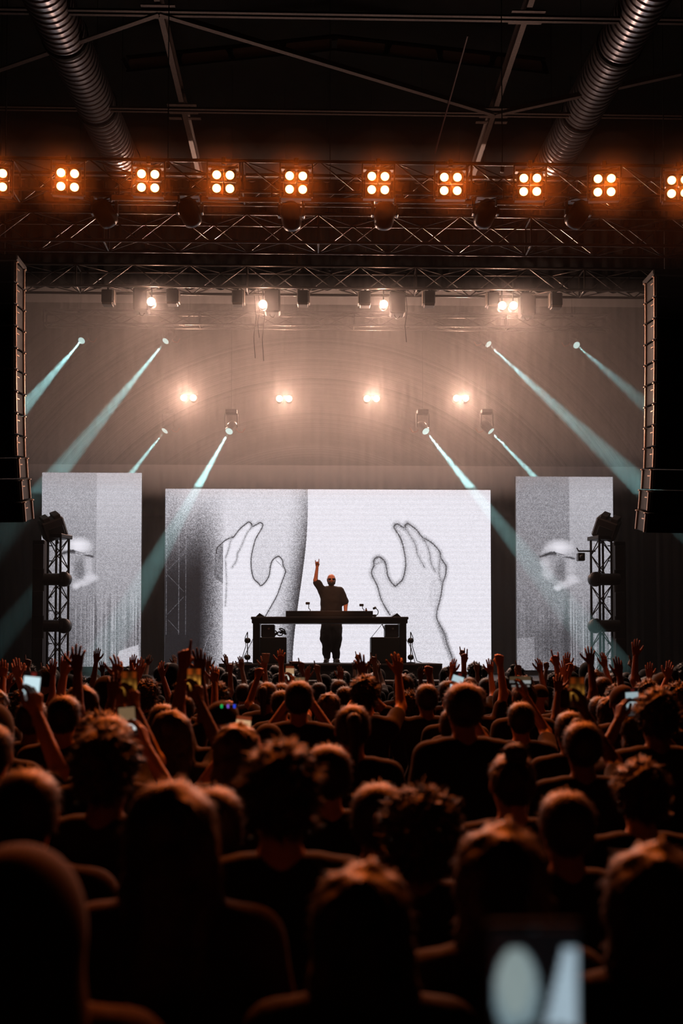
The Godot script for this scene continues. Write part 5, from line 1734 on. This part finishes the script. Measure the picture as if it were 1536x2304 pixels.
func label_crowd() -> void:
	var zones := [[95, "left of the left screen"], [210, "below the left tower"], [330, "below the left side screen"], [470, "below the dark screen corner"], [560, "below the drawn left hand"], [660, "before the booth's left end"], [760, "before the performer"], [840, "before the mixing deck"], [940, "before the booth's right end"], [1040, "below the drawn right hand"], [1110, "below the white screen corner"], [1165, "below the right screen gap"], [1290, "below the right side screen"], [1390, "below the right tower"], [9999, "right of the right tower"]]
	var bands := [[3.4, "nearest camera"], [5.0, "near camera"], [7.0, "mid-crowd"], [9.5, "past mid-crowd"], [12.5, "towards stage"], [15.5, "near stage"], [99, "by stage front"]]
	var seen := {}
	for c in crowd:
		if c.label != "": continue
		var p := pixel(Vector3(c.x, 1.7, c.z))
		var zone := ""
		for z in zones:
			if p.x < z[0]: zone = z[1]; break
		var band := ""
		for b in bands:
			if -c.z < b[0]: band = b[1]; break
		var text := "%s person, %s, %s, %s" % [HAIRW[c.hair], POSEW[c.pose], band, zone]
		c.text = text
		if not seen.has(text): seen[text] = []
		seen[text].append(c)
	for text in seen:
		var g: Array = seen[text]
		g.sort_custom(func(a, b): return a.x < b.x)
		for k in g.size():
			var t: String = text
			if g.size() > 1: t = text + ", %s from left" % ["first", "second", "third", "fourth", "fifth", "sixth", "seventh", "eighth"][k % 8]
			g[k].node.set_meta("label", t)

func build_performer() -> void:
	var top0 := DECK + 0.3
	var p := at(745, 1490, 22.12)
	var o := thing("person", "performer in black T-shirt and loose trousers with one arm raised behind the booth", "person", Vector3(p.x, top0, -22.12))
	o.rotation.y = PI + 0.05
	o.scale = Vector3.ONE * 1.055
	var skin := mat("performer_skin", Color(0.7, 0.48, 0.38), 0.5)
	var black := mat("performer_black", Color(0.035, 0.035, 0.04), 0.85)
	var f := Field.new(Vector3(-0.36, -0.02, -0.3), Vector3(0.45, 2.1, 0.22), 0.0135)
	trunk(f, 0.005, true, 1.1)
	legs(f, 0.0, false)
	var e := Vector3(0.315, 1.62, -0.08)
	var w := Vector3(0.285, 1.875, -0.12)
	var e2 := Vector3(-0.285, 1.16, 0.02)
	var w2 := Vector3(-0.27, 0.93, -0.12)
	f.cap(SHOULDER, e, 0.056, 0.045, 0.04)
	f.cap(e, w, 0.043, 0.029, 0.02)
	f.cap(SHOULDER * Vector3(-1, 1, 1), e2, 0.056, 0.045, 0.04)
	f.cap(e2, w2, 0.043, 0.029, 0.02)
	var up := {"w": w, "dir": Vector3(0.0, 1, -0.1), "palm": Vector3(0.15, 0.0, -1)}
	var down := {"w": w2 * Vector3(-1, 1, 1), "dir": Vector3(0.0, -1, -0.35), "palm": Vector3(-1, 0, 0)}
	part(o, "body", joined([[f.mesh(), Transform3D()], [head_data, Transform3D()], [hand_data["horns"], hand_xf(up, 1.0)], [hand_data["relaxed"], hand_xf(down, -1.0)]]), skin)
	# boxy T-shirt
	var g := Field.new(Vector3(-0.42, 0.78, -0.25), Vector3(0.42, 1.62, 0.25), 0.0135)
	trunk(g, 0.022, false, 1.15)
	g.cap(Vector3(-0.085, 1.35, 0), Vector3(-0.085, 0.9, 0.0), 0.125, 0.125, 0.05, 1.15)
	g.cap(Vector3(0.085, 1.35, 0), Vector3(0.085, 0.9, 0.0), 0.125, 0.125, 0.05, 1.15)
	g.cap(SHOULDER, SHOULDER.lerp(e, 0.78), 0.078, 0.078, 0.04)
	g.cap(SHOULDER * Vector3(-1, 1, 1), SHOULDER.lerp(e2 * Vector3(-1, 1, 1), 0.82) * Vector3(-1, 1, 1), 0.078, 0.08, 0.04)
	g.rough(0.012, 6.0, 9)
	part(o, "t_shirt", joined([[g.mesh(), Transform3D()]]), black)
	# wide trousers gathered at the ankle
	var t := Field.new(Vector3(-0.32, 0.02, -0.24), Vector3(0.32, 1.12, 0.24), 0.0135)
	t.cap(Vector3(-0.07, 0.97, 0), Vector3(0.07, 0.97, 0), 0.13, 0.13, 0.05, 1.2)
	for s in [-1.0, 1.0]:
		t.cap(Vector3(s * 0.085, 0.92, 0), Vector3(s * 0.1, 0.5, -0.01), 0.115, 0.112, 0.04)
		t.cap(Vector3(s * 0.1, 0.5, -0.01), Vector3(s * 0.085, 0.12, 0.01), 0.112, 0.075, 0.04)
	t.rough(0.02, 5.0, 4)
	part(o, "trousers", joined([[t.mesh(), Transform3D()]]), black)
	for s in [-1.0, 1.0]:
		var h := Field.new(Vector3(-0.08, -0.01, -0.2), Vector3(0.08, 0.12, 0.1), 0.01)
		h.cap(Vector3(0, 0.045, 0.04), Vector3(0, 0.038, -0.13), 0.047, 0.038, 0.02)
		h.cap(Vector3(0, 0.06, 0.02), Vector3(0, 0.075, -0.02), 0.045, 0.04, 0.03)
		var shoe := part(o, "shoe", joined([[h.mesh(), Transform3D()]]), mat("shoe_grey", Color(0.5, 0.48, 0.47), 0.7), rot(Vector3(0, -s * 0.2, 0), Vector3(s * 0.095, 0.0, 0)))
		part(shoe, "sole", cbox(Vector3(0.085, 0.02, 0.26), 0.006), mat("sole_white", Color(0.7, 0.68, 0.66), 0.7), mv(0, 0.01, -0.04))
	# dark beard, sunglasses
	var b := Field.new(Vector3(-0.1, 1.48, -0.16), Vector3(0.1, 1.67, 0.04), 0.008)
	b.egg(Vector3(0, 1.565, -0.055), Vector3(0.066, 0.05, 0.062), 0.02)
	b.cap(Vector3(-0.072, 1.6, -0.02), Vector3(-0.05, 1.56, -0.06), 0.014, 0.02, 0.02)
	b.cap(Vector3(0.072, 1.6, -0.02), Vector3(0.05, 1.56, -0.06), 0.014, 0.02, 0.02)
	b.egg(Vector3(0, 1.588, -0.125), Vector3(0.03, 0.012, 0.03), 0.0, true)
	part(o, "beard", joined([[b.mesh(), Transform3D()]]), mat("beard_dark", Color(0.07, 0.05, 0.045), 0.8))
	var gl := part(o, "sunglasses", st_tube([Vector3(-0.082, 1.645, 0.0), Vector3(-0.07, 1.648, -0.098), Vector3(0.07, 1.648, -0.098), Vector3(0.082, 1.645, 0.0)], 0.005), mat("fixture_black"))
	for s in [-1.0, 1.0]:
		part(gl, "lens", cbox(Vector3(0.056, 0.034, 0.006), 0.003), mat("dark_lens"), mv(s * 0.034, 1.64, -0.104))
